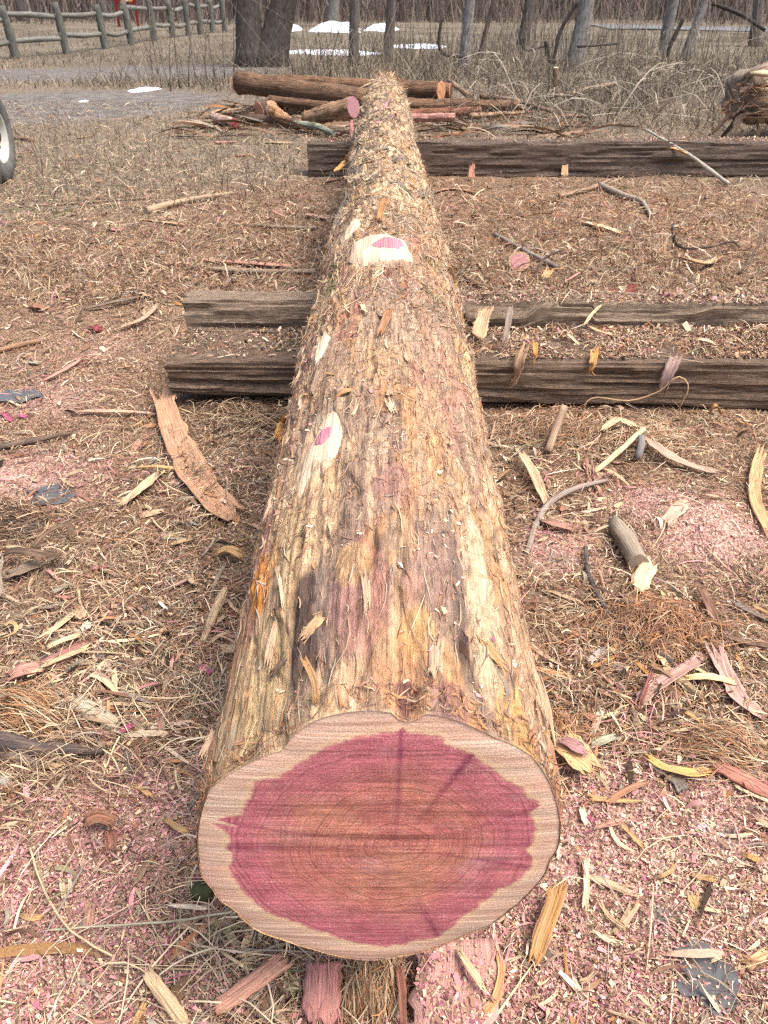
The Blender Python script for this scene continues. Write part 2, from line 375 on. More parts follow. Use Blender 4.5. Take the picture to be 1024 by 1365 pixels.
# colours by patches of the bark itself
def mixc(a, b, k): return a + (np.asarray(b) - a) * np.clip(k, 0, 1)[..., None]
cl = np.ones(SS.shape + (3,)) * np.array([.35, .235, .15])
n2 = fbm(u * 11, SS * 2.6, 61, 4); n3 = fbm(u * 8 + 7, SS * 2.2, 63, 4); n4 = fbm(u * 60, SS * 3.2, 67, 3); n5 = fbm(u * 20, SS * 6, 69, 4)
cl = mixc(cl, (.23, .16, .12), sstep(.52, .62, n2) * .75)                       # purple grey inner bark
cl = mixc(cl, (.56, .40, .23), sstep(.54, .66, n3) * .5)                  # pale stripped fibre
cl = mixc(cl, (.54, .41, .27), sstep(.60, .72, n4) * .45)
cl = mixc(cl, (.10, .066, .05), sstep(.62, .74, 1 - n4) * .55)
cl = mixc(cl, (.41, .215, .095), sstep(.58, .68, n5) * .6)
cl = mixc(cl, (.29, .14, .125), sstep(.60, .70, fbm(u * 13 + 3, SS * 4, 71, 4)) * .55)
fc = np.ones_like(cl) * np.array([.37, .275, .18])
fc = mixc(fc, (.56, .44, .28), sstep(.50, .62, fbm(u * 22, SS * 8, 73, 4)))
fc = mixc(fc, (.115, .10, .085), sstep(.54, .64, fbm(u * 15 + 4, SS * 5, 77, 4)) * .9)
fc = mixc(fc, (.44, .23, .085), sstep(.60, .72, fbm(u * 18, SS * 9, 79, 3)) * .7)
cl = cl + (fc - cl) * shag[..., None]; cl = cl * np.array([1.2, 1.17, 1.13])
def project(V):
    d = V[..., 1] * CP + (CAMZ - V[..., 2]) * SP; up = V[..., 1] * SP - (CAMZ - V[..., 2]) * CP
    return 512 + FPX * V[..., 0] / d, 682.5 - FPX * up / d
LPX, LPY = project(LV); front = (np.abs(TT) < 1.75) & (LV[..., 1] < 8.7)
def on_log(px, py):
    k = np.where(front, (LPX - px) ** 2 + (LPY - py) ** 2, 1e9); i, j = np.unravel_index(np.argmin(k), k.shape); return i, j
def lblob(px, py, ru, rs, col, a=1., seed=0):
    global cl
    i, j = on_log(px, py); k = ((u - u[i, j]) / ru) ** 2 + ((SS - S[i]) / rs) ** 2 + .9 * (fbm(u * 55, SS * 9, 83 + seed, 3) - .5) * 2
    cl = mixc(cl, col, a * sstep(1.1, .55, k))
lblob(352, 765, .035, .10, (.52, .21, .045), .95, 1); lblob(385, 700, .05, .2, (.50, .34, .18), .7, 2)
lblob(405, 830, .03, .12, (.085, .055, .044), .9, 3); lblob(440, 800, .04, .15, (.22, .16, .125), .7, 4)
lblob(482, 790, .045, .14, (.29, .14, .135), .6, 5); lblob(640, 760, .028, .26, (.56, .43, .27), .8, 6)
lblob(612, 800, .012, .16, (.055, .04, .034), .9, 7); lblob(690, 960, .035, .09, (.54, .32, .13), .85, 8)
lblob(625, 500, .035, .22, (.58, .42, .22), .9, 9); lblob(340, 900, .06, .16, (.50, .35, .18), .8, 10)
lblob(300, 980, .05, .12, (.40, .27, .15), .8, 11); lblob(540, 900, .05, .08, (.50, .26, .13), .7, 12)
lblob(590, 760, .05, .2, (.27, .195, .15), .6, 13); lblob(470, 750, .03, .05, (.46, .29, .14), .7, 14); lblob(555, 840, .03, .05, (.52, .30, .12), .7, 15)
lblob(540, 420, .12, .25, (.33, .24, .185), .5, 16); lblob(480, 300, .05, .12, (.62, .48, .30), .9, 17); lblob(600, 940, .04, .05, (.24, .12, .12), .6, 18)
lblob(508, 335, .12, .16, (.54, .41, .27), .7, 31); lblob(425, 595, .055, .16, (.58, .44, .29), .75, 32); lblob(430, 465, .035, .12, (.54, .41, .28), .6, 33)
lblob(443, 372, .035, .16, (.10, .115, .045), .85, 41); lblob(580, 396, .03, .05, (.17, .18, .07), .7, 42); lblob(575, 350, .04, .05, (.13, .13, .06), .8, 43); lblob(470, 250, .05, .3, (.13, .125, .085), .8, 44); lblob(540, 215, .04, .3, (.15, .135, .10), .8, 45)
lblob(500, 480, .1, .12, (.46, .31, .19), .6, 19); lblob(545, 930, .022, .03, (.16, .07, .06), .9, 20); lblob(400, 620, .05, .14, (.60, .42, .26), .8, 21)
t = NT('cedar_bark'); uvn = t.n('ShaderNodeTexCoord').outputs['UV']
f = t.noise(t.mapv(uvn, (260, 14, 1)), 1, 6, .7); g = t.noise(t.mapv(uvn, (75, 30, 1)), 1, 5, .7)
h = t.noise(t.mapv(uvn, (420, 60, 1)), 1, 3, .6)
k = t.math('MULTIPLY', t.ramp(f, [(.32, .56), (.5, .98), (.70, 1.3)]), t.ramp(g, [(.30, .5), (.5, 1.), (.7, 1.3)]))
t.bump(t.math('ADD', t.math('ADD', f, g), t.math('MULTIPLY', h, .4)), .9, .006)
M['bark'] = t.done(t.mix(1., t.at('Col', 'Color'), k, 'MULTIPLY'), .88)
LOG = empty('cedar_log', (0, 3.4, .30))
tag(LOG, 'long peeling cedar log with purple heartwood cut end, lying across dark timbers', 'log')
ii = (np.arange(ns - 1)[:, None] * ntm + np.arange(ntm)[None]).ravel(); jj = (np.arange(ns - 1)[:, None] * ntm + (np.arange(ntm) + 1)[None] % ntm).ravel()
mk('bark', LV.reshape(-1, 3), np.stack([ii, jj, jj + ntm, ii + ntm], 1), M['bark'], LOG, col=cl.reshape(-1, 3), uv=np.stack([u.ravel(), SS.ravel()], 1))
# cut face
nr, na = 150, 520
fth = np.linspace(-np.pi, np.pi, na, endpoint=False); qs = np.linspace(0, 1, nr) ** .9
fq, ft = np.meshgrid(qs, fth, indexing='ij')
edge_r = fr(ft) - .0005
ex, ez = CX + edge_r * np.sin(ft), CZ + edge_r * np.cos(ft)
FX, FZ = PITH[0] + (ex - PITH[0]) * fq, PITH[2] + (ez - PITH[2]) * fq
FY = .655 + (FZ - .24) * .1 - .002 + .0016 * (fbm(FX * 6, FZ * 70, 91, 3) - .5) * 2 + .004 * fq ** 14
ang = np.arctan2(FX - PITH[0], FZ - PITH[2]); rad = np.hypot(FX - PITH[0], FZ - PITH[2])
hd = hr(ang) - rad + .006 * (fbm(FX * 40, FZ * 180, 93, 3) - .5) + .006 * (fbm(ang * 30, rad * 12, 94, 2) - .5)
ii = (np.arange(nr - 1)[:, None] * na + np.arange(na)[None]).ravel(); jj = (np.arange(nr - 1)[:, None] * na + (np.arange(na) + 1)[None] % na).ravel()
t = NT('cedar_end_grain'); uvn = t.n('ShaderNodeTexCoord').outputs['UV']
sx = t.n('ShaderNodeSeparateXYZ'); t.l(uvn, sx.inputs[0])
wob = t.math('MULTIPLY', t.math('SUBTRACT', t.noise(uvn, 9, 3), .5), .045)
rad_n = t.math('ADD', t.math('SQRT', t.math('ADD', t.math('POWER', sx.outputs[0], 2.), t.math('POWER', t.math('MULTIPLY', sx.outputs[1], 1.1), 2.))), wob)
rings = t.noise(t.mapv(t.n('ShaderNodeCombineXYZ').outputs[0]), 1, 0)
cmb = t.n('ShaderNodeCombineXYZ'); t.l(rad_n, cmb.inputs[0]); rings = t.noise(t.mapv(cmb.outputs[0], (260, 1, 1)), 1, 2, .6)
saw = t.noise(t.mapv(uvn, (2.0, 34, 1), (3, 1, 0)), 1, 5, .6, .5); saw2 = t.noise(t.mapv(uvn, (5, 260, 1)), 1, 3, .6)
grain = t.noise(uvn, 420, 3, .7); blot = t.noise(uvn, 7, 4, .6)
spk = t.n('ShaderNodeTexVoronoi'); t.l(uvn, spk.inputs['Vector']); spk.inputs['Scale'].default_value = 240
heart = t.mix(t.ramp(blot, [(.35, 0.), (.62, 1.)]), (.41, .13, .115), (.45, .19, .125))
edgek = t.ramp(t.at('heartd'), [(0., 1.), (.045, .75), (.09, 0.)])
heart = t.mix(t.math('MULTIPLY', edgek, .7), heart, (.42, .115, .165))
heart = t.mix(t.ramp(t.noise(t.mapv(uvn, (9, 16, 1), (.4, .2, 0)), 1, 3), [(.56, 0.), (.7, .5)]), heart, (.43, .215, .235))
heart = t.mix(1., heart, t.ramp(rings, [(.3, .55), (.5, 1.), (.7, 1.25)]), 'MULTIPLY')
sap = t.mix(t.ramp(saw2, [(.3, 0.), (.7, 1.)]), (.46, .30, .21), (.72, .57, .44)); sap = t.mix(t.ramp(saw, [(.35, .0), (.7, .55)]), sap, (.44, .20, .13))
lip = t.ramp(t.at('heartd'), [(.0, 0.), (.01, 1.)])
hk = t.at('heart')
heart = t.mix(1., heart, t.ramp(t.noise(uvn, 26, 6, .75), [(.3, .72), (.5, 1.), (.7, 1.28)]), 'MULTIPLY'); heart = t.mix(t.ramp(t.noise(t.mapv(uvn, (1, 1, 1), (4, 2, 0)), 48, 5, .8), [(.52, 0.), (.72, .5)]), heart, (.50, .27, .24))
heart = t.mix(t.math('MULTIPLY', t.at('ray'), .75), heart, (.17, .026, .065))
cc = t.mix(hk, sap, heart)
cc = t.mix(t.math('MULTIPLY', t.at('cream_line'), .45), cc, (.66, .47, .27))  # cream wood line where the sapwood meets the heartwood
cc = t.mix(1., cc, t.ramp(saw, [(.32, .76), (.44, .95), (.5, 1.), (.7, 1.1)]), 'MULTIPLY')
cc = t.mix(1., cc, t.ramp(grain, [(.3, .6), (.7, 1.35)]), 'MULTIPLY')
cc = t.mix(t.ramp(spk.outputs['Distance'], [(.10, .75), (.22, 0.)]), cc, (.60, .40, .36))
t.bump(t.math('ADD', t.math('ADD', saw2, t.math('MULTIPLY', saw, 2.)), grain), .5, .002)
M['face'] = t.done(cc, .75)
fo = mk('cut_face', np.stack([FX, FY, FZ], -1).reshape(-1, 3), np.stack([ii, ii + na, jj + na, jj], 1), M['face'], LOG, uv=np.stack([(FX - PITH[0]).ravel(), (FZ - PITH[2]).ravel()], 1))
attr(fo, 'heart', sstep(-.003, .003, hd)); attr(fo, 'heartd', np.clip(hd, 0, 1)); attr(fo, 'cream_line', np.exp(-((hd + .003) / .005) ** 2))
fo['label'] = 'sawn end with purple-red heartwood and pale sapwood ring'
ray_ = np.zeros_like(FX)                                # darker purple rays in the heartwood
for (a, b, wd, k0) in [((545, 430), (560, 135), .006, .9), ((600, 370), (740, 195), .007, 1.), ((700, 400), (915, 325), .006, .6), ((545, 428), (85, 367), .005, .6), ((545, 430), (890, 483), .004, .7), ((600, 560), (655, 662), .007, .9), ((545, 430), (118, 433), .005, .7), ((190, 262), (260, 270), .004, .6), ((545, 428), (900, 425), .003, .5), ((130, 480), (300, 500), .004, .5)]:
    A_, B_ = unface(*a), unface(*b); dx, dz = B_[0] - A_[0], B_[2] - A_[2]; L2 = dx * dx + dz * dz; tq = np.clip(((FX - A_[0]) * dx + (FZ - A_[2]) * dz) / L2, 0, 1)
    dd_ = np.hypot(FX - A_[0] - tq * dx, FZ - A_[2] - tq * dz) + .004 * (fbm(FX * 60, FZ * 60, 95, 2) - .5); ray_ = np.maximum(ray_, k0 * np.clip(.25 + tq, 0, 1) * np.exp(-(dd_ / (wd * .65)) ** 2))
attr(fo, 'ray', ray_)

# limb scars on the log
SCARS = []
def scar(px, py, ru, rs, rot, heartpos, hru, hrs, lift, seed, hrot=None, pale=(.68, .52, .35), parent=LOG, tiltc=0.):
    i, j = on_log(px, py); u0, s0 = u[i, j], S[i]; SCARS.append((u0, s0, ru, rs)); RS0 = rs
    def surf(uu, s, dr):
        y = YB + s; z_, x_ = log_c(y); ia = np.clip(np.searchsorted(S, s), 0, ns - 1); ja = np.clip(np.searchsorted(TH, uu / .24), 0, ntm - 1)
        r_ = (r0[ia, ja] + .35 * disp[ia, ja]) + dr
        return np.stack([x_ + r_ * np.sin(uu / .24), y, z_ + r_ * np.cos(uu / .24)], -1)
    def disc(ru, rs, du, dsv, lift, seed, rot, name, colr, nr=10, na=34, par=None):
        th = np.linspace(0, 2 * np.pi, na, endpoint=False); k = .72 + .56 * fbm(1.8 * np.cos(th) + seed, 1.8 * np.sin(th) + seed * 2, seed, 3)
        q, a = np.meshgrid(np.linspace(0, 1, nr), th, indexing='ij'); e = q * k[None]
        du_, ds_ = e * ru * np.cos(a), e * rs * np.sin(a)
        uu = u0 + du + du_ * math.cos(rot) - ds_ * math.sin(rot); s = s0 + dsv + du_ * math.sin(rot) + ds_ * math.cos(rot)
        V = surf(uu, s, lift * (1 - q ** 5) - .004 * q ** 8 + .0018 * (fbm(uu * 160, s * 40, seed, 2) - .5) - tiltc * (s - s0 + RS0))
        i_ = (np.arange(nr - 1)[:, None] * na + np.arange(na)[None]).ravel(); j_ = (np.arange(nr - 1)[:, None] * na + (np.arange(na) + 1)[None] % na).ravel()
        return mk(name, V.reshape(-1, 3), np.stack([i_, i_ + na, j_ + na, j_], 1), M['wood'], par, uv=np.stack([s.ravel() * .5, uu.ravel()], 1), color=colr)
    o = disc(ru, rs, 0, 0, lift, seed, rot, 'limb_scar', pale, par=parent)
    if heartpos is not None: disc(hru, hrs, heartpos[0], heartpos[1], lift + .004, seed + 5, rot if hrot is None else hrot, 'heartwood', (.45, .19, .23), 7, 28, o)
scar(506, 338, .108, .12, .15, (.026, .02), .058, .055, .010, 4, tiltc=-.10)
scar(468, 305, .028, .12, -.1, None, 0, 0, .012, 6)
scar(426, 598, .040, .16, -.22, (.010, .035), .020, .042, .006, 8)
scar(430, 465, .020, .085, -.1, None, 0, 0, .008, 10)
scar(640, 740, .014, .12, .02, None, 0, 0, .005, 12, pale=(.60, .46, .28))

# ------------------------------------------------------------------ timbers
t = NT('old_timber'); uvn = t.n('ShaderNodeTexCoord').outputs['UV']; oi = t.n('ShaderNodeObjectInfo')
f = t.noise(t.mapv(uvn, (22, 230, 1)), 1, 7, .75, .15); g = t.noise(t.mapv(uvn, (2.5, 22, 1)), 1, 4, .6)
c = t.mix(g, (.08, .062, .049), (.17, .135, .108)); c = t.mix(1., c, t.ramp(f, [(.32, .22), (.5, 1.), (.68, 2.0)]), 'MULTIPLY')
c = t.mix(1., c, oi.outputs['Color'], 'MULTIPLY')
t.bump(t.math('ADD', f, g), .9, .008); M['timber'] = t.done(c, .9)
def beam(name, label, x0, x1, yf0, yf1, dep, zb, zt, seed, color=(1, 1, 1), amp=.017, notch=None):
    """zb, zt: (left,right) bottom and top heights; yf0,yf1 front edge distance at left/right"""
    n = int((x1 - x0) / .014); X = np.linspace(x0, x1, n); q = (X - x0) / (x1 - x0)
    m = 16; per = []
    for (a, b) in (((0, 0), (0, 1)), ((0, 1), (1, 1)), ((1, 1), (1, 0)), ((1, 0), (0, 0))):
        for k in range(m): per.append((a[0] + (b[0] - a[0]) * k / m, a[1] + (b[1] - a[1]) * k / m, ))
    per = np.array(per); pm = len(per)
    pu = np.concatenate([[0], np.cumsum(np.hypot(*(np.diff(per, axis=0)).T))]) * .25
    bot = zb[0] + (zb[1] - zb[0]) * q; top = zt[0] + (zt[1] - zt[0]) * q; yf = yf0 + (yf1 - yf0) * q
    Yv = yf[:, None] + per[None, :, 0] * dep; Zv = bot[:, None] + per[None, :, 1] * (top - bot)[:, None]
    # rounded worn arris, grain relief and cracks
    cyc = np.stack([per[:, 0] - .5, per[:, 1] - .5], 1); dist = np.max(np.abs(cyc), 1); corner = np.clip((np.abs(cyc[:, 0]) + np.abs(cyc[:, 1]) - .84) / .16, 0, 1)
    nl = cyc / (np.linalg.norm(cyc, axis=1)[:, None] + 1e-9)
    PU = np.broadcast_to(pu, (n, pm)); XX_ = np.broadcast_to(X[:, None], (n, pm))
    d = amp * (fbm(XX_ * 3, PU * 90, seed, 3) - .5) * 1.6 + amp * 1.2 * (fbm(XX_ * 4, PU * 12, seed + 3, 3) - .5) - .018 * sstep(.66, .76, fbm(XX_ * 2.2, PU * 40, seed + 5, 2))
    d = d - corner[None] * (.004 + .014 * fbm(XX_ * 6, PU * 5, seed + 7, 2))
    Yv = Yv + d * nl[None, :, 0]; Zv = Zv + d * nl[None, :, 1]
    if notch is not None:
        for (nx0, nx1, drop) in notch:
            k = sstep(nx0 - .03, nx0, X) * sstep(nx1 + .1, nx1, X) * (.7 + .6 * fbm(X * 9, X * 0, seed, 2))
            Zv = np.where((per[None, :, 0] < .62) & (per[None, :, 1] > .4), Zv - drop * k[:, None] * sstep(.4, 1, per[None, :, 1]), Zv)
    Xv = XX_ + np.where((np.arange(n) == 0)[:, None], .012, 0) + .02 * (fbm(PU * 60, PU * 0 + seed, seed, 2) - .5) * ((np.arange(n) < 2) | (np.arange(n) > n - 3))[:, None]
    V = np.stack([Xv, Yv, Zv], -1).reshape(-1, 3)
    F = [[i * pm + j, i * pm + (j + 1) % pm, (i + 1) * pm + (j + 1) % pm, (i + 1) * pm + j] for i in range(n - 1) for j in range(pm)]
    c0 = V[:pm].mean(0); c1 = V[-pm:].mean(0); V = np.vstack([V, c0, c1]); k = len(V)
    F += [[k - 2, (j + 1) % pm, j] for j in range(pm)] + [[k - 1, (n - 1) * pm + j, (n - 1) * pm + (j + 1) % pm] for j in range(pm)]
    UV = np.stack([XX_.ravel() + seed, PU.ravel()], 1); UV = np.vstack([UV, [[0, 0], [0, 0]]])
    return tag(mk(name, V, F, M['timber'], uv=UV, color=color, smooth=False), label, 'timber')
def xa(px, d, z): return (px - 512) / FPX * (d * CP + (CAMZ - z) * SP)
B1 = dict(x0=xa(216, 3.02, .2), x1=2.3, yf=3.02, dep=.33, zt=.212)
beam('timber', 'wide dark weathered timber nearest the camera under the log', B1['x0'], 2.3, 3.02, 2.99, .33, (.062, -.02), (.212, .212), 3, (1.2, 1.07, .95))
beam('timber', 'narrower grey weathered timber just behind the near dark timber', xa(240, 3.38, .3), 2.4, 3.385, 3.37, .17, (.03, .0), (.322, .312), 11, (1.8, 1.72, 1.55), notch=[(.36, .58, .05), (.9, 1.3, .025)])
g7 = float(base_g(7.03))
beam('timber', 'dark squared timber crossing under the far half of the log', xa(408, 7.03, .3), 4.4, 7.03, 7.05, .26, (.10, .11), (.378, .385), 23, (.95, .9, .88))

# ------------------------------------------------------------------ loose litter that nobody could count
PAL = np.array([(.64, .50, .35), (.54, .265, .255), (.40, .275, .18), (.36, .185, .09), (.20, .115, .07), (.055, .036, .026), (.30, .115, .15), (.49, .385, .245), (.29, .25, .20), (.31, .17, .12), (.20, .22, .10)])
# 0 cream 1 pink 2 tan 3 orange 4 brown 5 dark 6 magenta 7 straw 8 grey 9 redbrown 10 green
def pick(W):
    W = np.maximum(W, 0); W = W / W.sum(1, keepdims=True); cs = np.cumsum(W, 1); r = rng.random((len(W), 1))
    c = PAL[(r > cs).sum(1).clip(0, len(PAL) - 1)]
    return c * (rng.uniform(.5, 1.35, (len(W), 1))) * rng.uniform(.94, 1.06, (len(W), 3))
def weights(x, y, kind):
    pk, pl, og, gs = (np.clip(zone(Z, x, y), 0, 1.2) for Z in (PINK, PALE, ORNG, GRASS)); z = np.zeros_like(pk); o = np.ones_like(pk)
    if kind == 'chip':
        return np.stack([0.28 + .35 * pk + 3.2 * pl, .10 + 1.7 * pk * np.exp(-pl * 2) + .5 * pl, .5 * o, .10 + .5 * og, .5 - .25 * pk, .10 * o, .03 + .13 * pk, .22 + .3 * gs, .10 * o, .28 * o, .01 * o], 1)
    return np.stack([.26 * o + .1 * pk, 0.06 + .08 * pk, .55 * o, .16 + .9 * og, .50 * o + .2 * og, .08 * o, .01 + .02 * pk, 0.5 + 1.5 * gs, 0.18 * o + .2 * gs, .28 * o, .02 + .05 * gs], 1)
def chips(name, xyz, L, W, col, mat, parent=None, tilt=.45):
    n = len(xyz); yaw = rng.uniform(0, 6.283, n); a = rng.normal(0, tilt, n); b = rng.normal(0, tilt, n)
    d = np.stack([np.cos(yaw) * np.cos(a), np.sin(yaw) * np.cos(a), np.sin(a)], 1); s = np.stack([-np.sin(yaw) * np.cos(b), np.cos(yaw) * np.cos(b), np.sin(b)], 1)
    V = np.empty((n, 4, 3)); j = lambda: rng.uniform(.45, 1.15, (n, 1))
    L = L[:, None] / 2; W = W[:, None] / 2
    V[:, 0] = xyz - d * L * j() - s * W * j(); V[:, 1] = xyz + d * L * j() - s * W * j(); V[:, 2] = xyz + d * L * j() + s * W * j(); V[:, 3] = xyz - d * L * j() + s * W * j()
    V[:, :, 2] += (np.abs(d[:, 2:3] * L) + np.abs(s[:, 2:3] * W))
    return mk(name, V.reshape(-1, 3), np.arange(n * 4).reshape(n, 4), mat, parent, col=np.repeat(col, 4, 0), smooth=False)
def fibres(name, x, y, L, W, yaw, bend, arch, slope, col, mat, K=3, zoff=.002, zfun=None, parent=None):
    n = len(x); tt = np.linspace(-.5, .5, K + 1)[None]
    yy = yaw[:, None] + bend[:, None] * tt; dl = L[:, None] / K
    dx = np.cos(yy) * dl; dy = np.sin(yy) * dl
    X = x[:, None] + np.cumsum(dx, 1) - dx.sum(1, keepdims=True) / 2; Y = y[:, None] + np.cumsum(dy, 1) - dy.sum(1, keepdims=True) / 2
    Z = (zfun or G)(X, Y) + zoff + arch[:, None] * (1 - 4 * tt ** 2) + np.abs(slope[:, None]) * (.5 + np.sign(slope[:, None]) * tt)
    roll = rng.normal(0, .7, (n, 1)) + rng.normal(0, .5, (n, 1)) * tt * 2
    wv = W[:, None] / 2 * np.sqrt(np.maximum(.12, 1 - (2 * tt) ** 2 * rng.uniform(.3, 1, (n, 1))))
    sx, sy, sz = -np.sin(yy) * np.cos(roll) * wv, np.cos(yy) * np.cos(roll) * wv, np.sin(roll) * wv
    V = np.empty((n, K + 1, 2, 3)); V[:, :, 0] = np.stack([X - sx, Y - sy, Z - sz], -1); V[:, :, 1] = np.stack([X + sx, Y + sy, Z + sz], -1)
    b = np.arange(n)[:, None] * (2 * K + 2) + 2 * np.arange(K)[None]; b = b.ravel()
    cc = np.repeat(col, 2 * K + 2, 0) * np.tile(np.linspace(.92, 1.08, 2 * K + 2), n)[:, None]
    return mk(name, V.reshape(-1, 3), np.stack([b, b + 2, b + 3, b + 1], 1), mat, parent, col=cc, smooth=False)
def stuff(o, label, cat='litter'):
    o['kind'] = 'stuff'; tag(o, label, cat); return o
def wedge(n, y0, y1, pw, k=.62, m=.42):
    """random ground points in a fan, denser near"""
    q = rng.random(n); e = 1 - pw; y = (y0 ** e + q * (y1 ** e - y0 ** e)) ** (1 / e)
    return rng.uniform(-1, 1, n) * (k * y + m), y
def keep_out(x, y):
    return ~(((y > 2.99) & (y < 3.56) & (x > -.9)))
# sawdust flakes
x, y = wedge(400000, .5, 5.0, 1.55); pkz = np.clip(zone(PINK, x, y) + .6 * zone(PALE, x, y), 0, 1)
fib = np.clip(zone(GRASS, x, y), 0, 1); mudz = zone(MUD, x, y)
ok = keep_out(x, y) & (rng.random(len(x)) < (.34 * sstep(.38, .62, fbm(x * 7, y * 7, 601, 3)) * 1.6 + .05 + .8 * pkz) * (1 - .55 * fib)) & (rng.random(len(x)) > .8 * np.clip(mudz, 0, 1))
x, y, pkz = x[ok], y[ok], pkz[ok]; n = len(x)
L = np.minimum(rng.lognormal(math.log(.0058), .45, n) * (1 - .22 * pkz), .016) * (1 + .10 * y); W = L * rng.uniform(.25, .7, n)
stuff(chips('sawdust', np.stack([x, y, G(x, y) + rng.uniform(0, .008, n)], 1), L, W, pick(weights(x, y, 'chip')), M['litter']), 'pink and cream sawdust and small flakes strewn over the ground', 'sawdust')
# shredded fibre: clumps with a common lay, and loose ones
nc = 2600; cx, cy = wedge(nc, .5, 6.5, 1.35); per = 35
cyaw = rng.uniform(0, 3.14, nc); crad = rng.uniform(.025, .08, nc) * (1 + .12 * cy)
x = np.repeat(cx, per) + rng.normal(0, 1, nc * per) * np.repeat(crad, per); y = np.repeat(cy, per) + rng.normal(0, 1, nc * per) * np.repeat(crad, per)
yaw = np.repeat(cyaw, per) + rng.normal(0, .45, nc * per)
colc = np.repeat(pick(weights(cx, cy, 'fibre')), per, 0); colf = pick(weights(x, y, 'fibre')); m = rng.random((len(x), 1)) < .6
col = np.where(m, colc * rng.uniform(.7, 1.3, (len(x), 1)), colf)
pkz = np.clip(zone(PINK, x, y), 0, 1); ok = keep_out(x, y) & (rng.random(len(x)) > .93 * pkz) & (y > .4) & (rng.random(len(x)) > .6 * np.clip(zone(MUD, x, y), 0, 1))
x, y, yaw, col = x[ok], y[ok], yaw[ok], col[ok]; n = len(x)
L = rng.lognormal(math.log(.040), .5, n) * (1 + .06 * y); W = rng.lognormal(math.log(.0012), .45, n) * (1 + .12 * y)
stuff(fibres('shredded_bark', x, y, L, W, yaw, rng.normal(0, .6, n), np.abs(rng.normal(0, .006, n)) + L * .06, rng.normal(0, .012, n), col, M['litter'], 3), 'shredded brown bark fibre matted over the ground', 'bark litter')
x, y = wedge(46000, .5, 6.5, 1.5); ok = keep_out(x, y) & (fbm(x * 6, y * 6, 603, 3) > rng.uniform(.36, .62, len(x))) & (rng.random(len(x)) > .85 * np.clip(zone(PINK, x, y), 0, 1)); x, y = x[ok], y[ok]; n = len(x)
stuff(fibres('wood_shavings', x, y, rng.lognormal(math.log(.030), .5, n) * (1 + .06 * y), rng.lognormal(math.log(.0029), .4, n) * (1 + .10 * y), rng.uniform(0, 6.28, n), rng.normal(0, .7, n), np.abs(rng.normal(0, .006, n)), rng.normal(0, .010, n), pick(weights(x, y, 'chip') * .6 + weights(x, y, 'fibre') * .4), M['litter'], 3), 'curled tan wood shavings and slivers mixed into the litter', 'shavings')
x, y = wedge(20000, .5, 6.5, 1.4); ok = keep_out(x, y) & (fbm(x * 4, y * 4, 605, 3) > rng.uniform(.38, .64, len(x))) & (rng.random(len(x)) > .9 * np.clip(zone(PINK, x, y), 0, 1)); x, y = x[ok], y[ok]; n = len(x)
stuff(fibres('bark_scraps', x, y, rng.lognormal(math.log(.045), .5, n) * (1 + .05 * y), rng.lognormal(math.log(.0062), .45, n) * (1 + .06 * y), rng.uniform(0, 6.28, n), rng.normal(0, .5, n), np.abs(rng.normal(0, .005, n)), rng.normal(0, .014, n), pick(weights(x, y, 'chip') * .3 + weights(x, y, 'fibre') * .7), M['scraps'], 4, .006), 'scraps of torn bark and slivers mixed into the litter', 'bark litter')
# dry grass stalks, long and pale
ns_ = 9000; x, y = wedge(ns_ * 3, .5, 7, 1.5); k = rng.random(len(x)) < (np.clip(zone(GRASS, x, y), 0, 1) * .55 + .03) * (1 - .8 * np.clip(zone(PINK, x, y), 0, 1)); x, y = x[k & keep_out(x, y)], y[k & keep_out(x, y)]; n = len(x)
stuff(fibres('dry_grass', x, y, rng.uniform(.06, .22, n), rng.uniform(.0014, .0032, n) * (1 + .1 * y), rng.normal(.4, .9, n), rng.normal(0, .7, n), rng.uniform(.004, .022, n), rng.normal(0, .02, n), PAL[rng.choice([0, 7, 7, 8, 2, 10], n, p=[.25, .28, .2, .12, .12, .03])] * rng.uniform(.75, 1.15, (n, 1)), M['litter'], 4), 'pale dry grass stalks lying in the litter', 'dry grass')
# farther litter: bigger, coarser
x, y = wedge(62000, 4.2, 12, 1.6, .62, .6); k = (rng.random(len(x)) < .95) & ~((y > 6.95) & (y < 7.35) & (x > -.7)); x, y = x[k], y[k]; n = len(x)
stuff(fibres('coarse_litter', x, y, rng.lognormal(math.log(.06), .5, n), rng.lognormal(math.log(.0036), .5, n), rng.uniform(0, 6.28, n), rng.normal(0, .8, n), np.abs(rng.normal(0, .012, n)), rng.normal(0, .03, n), pick(weights(x, y, 'fibre')) * .85, M['litter'], 2), 'dry grass and bark litter on the ground around the far timber', 'litter')
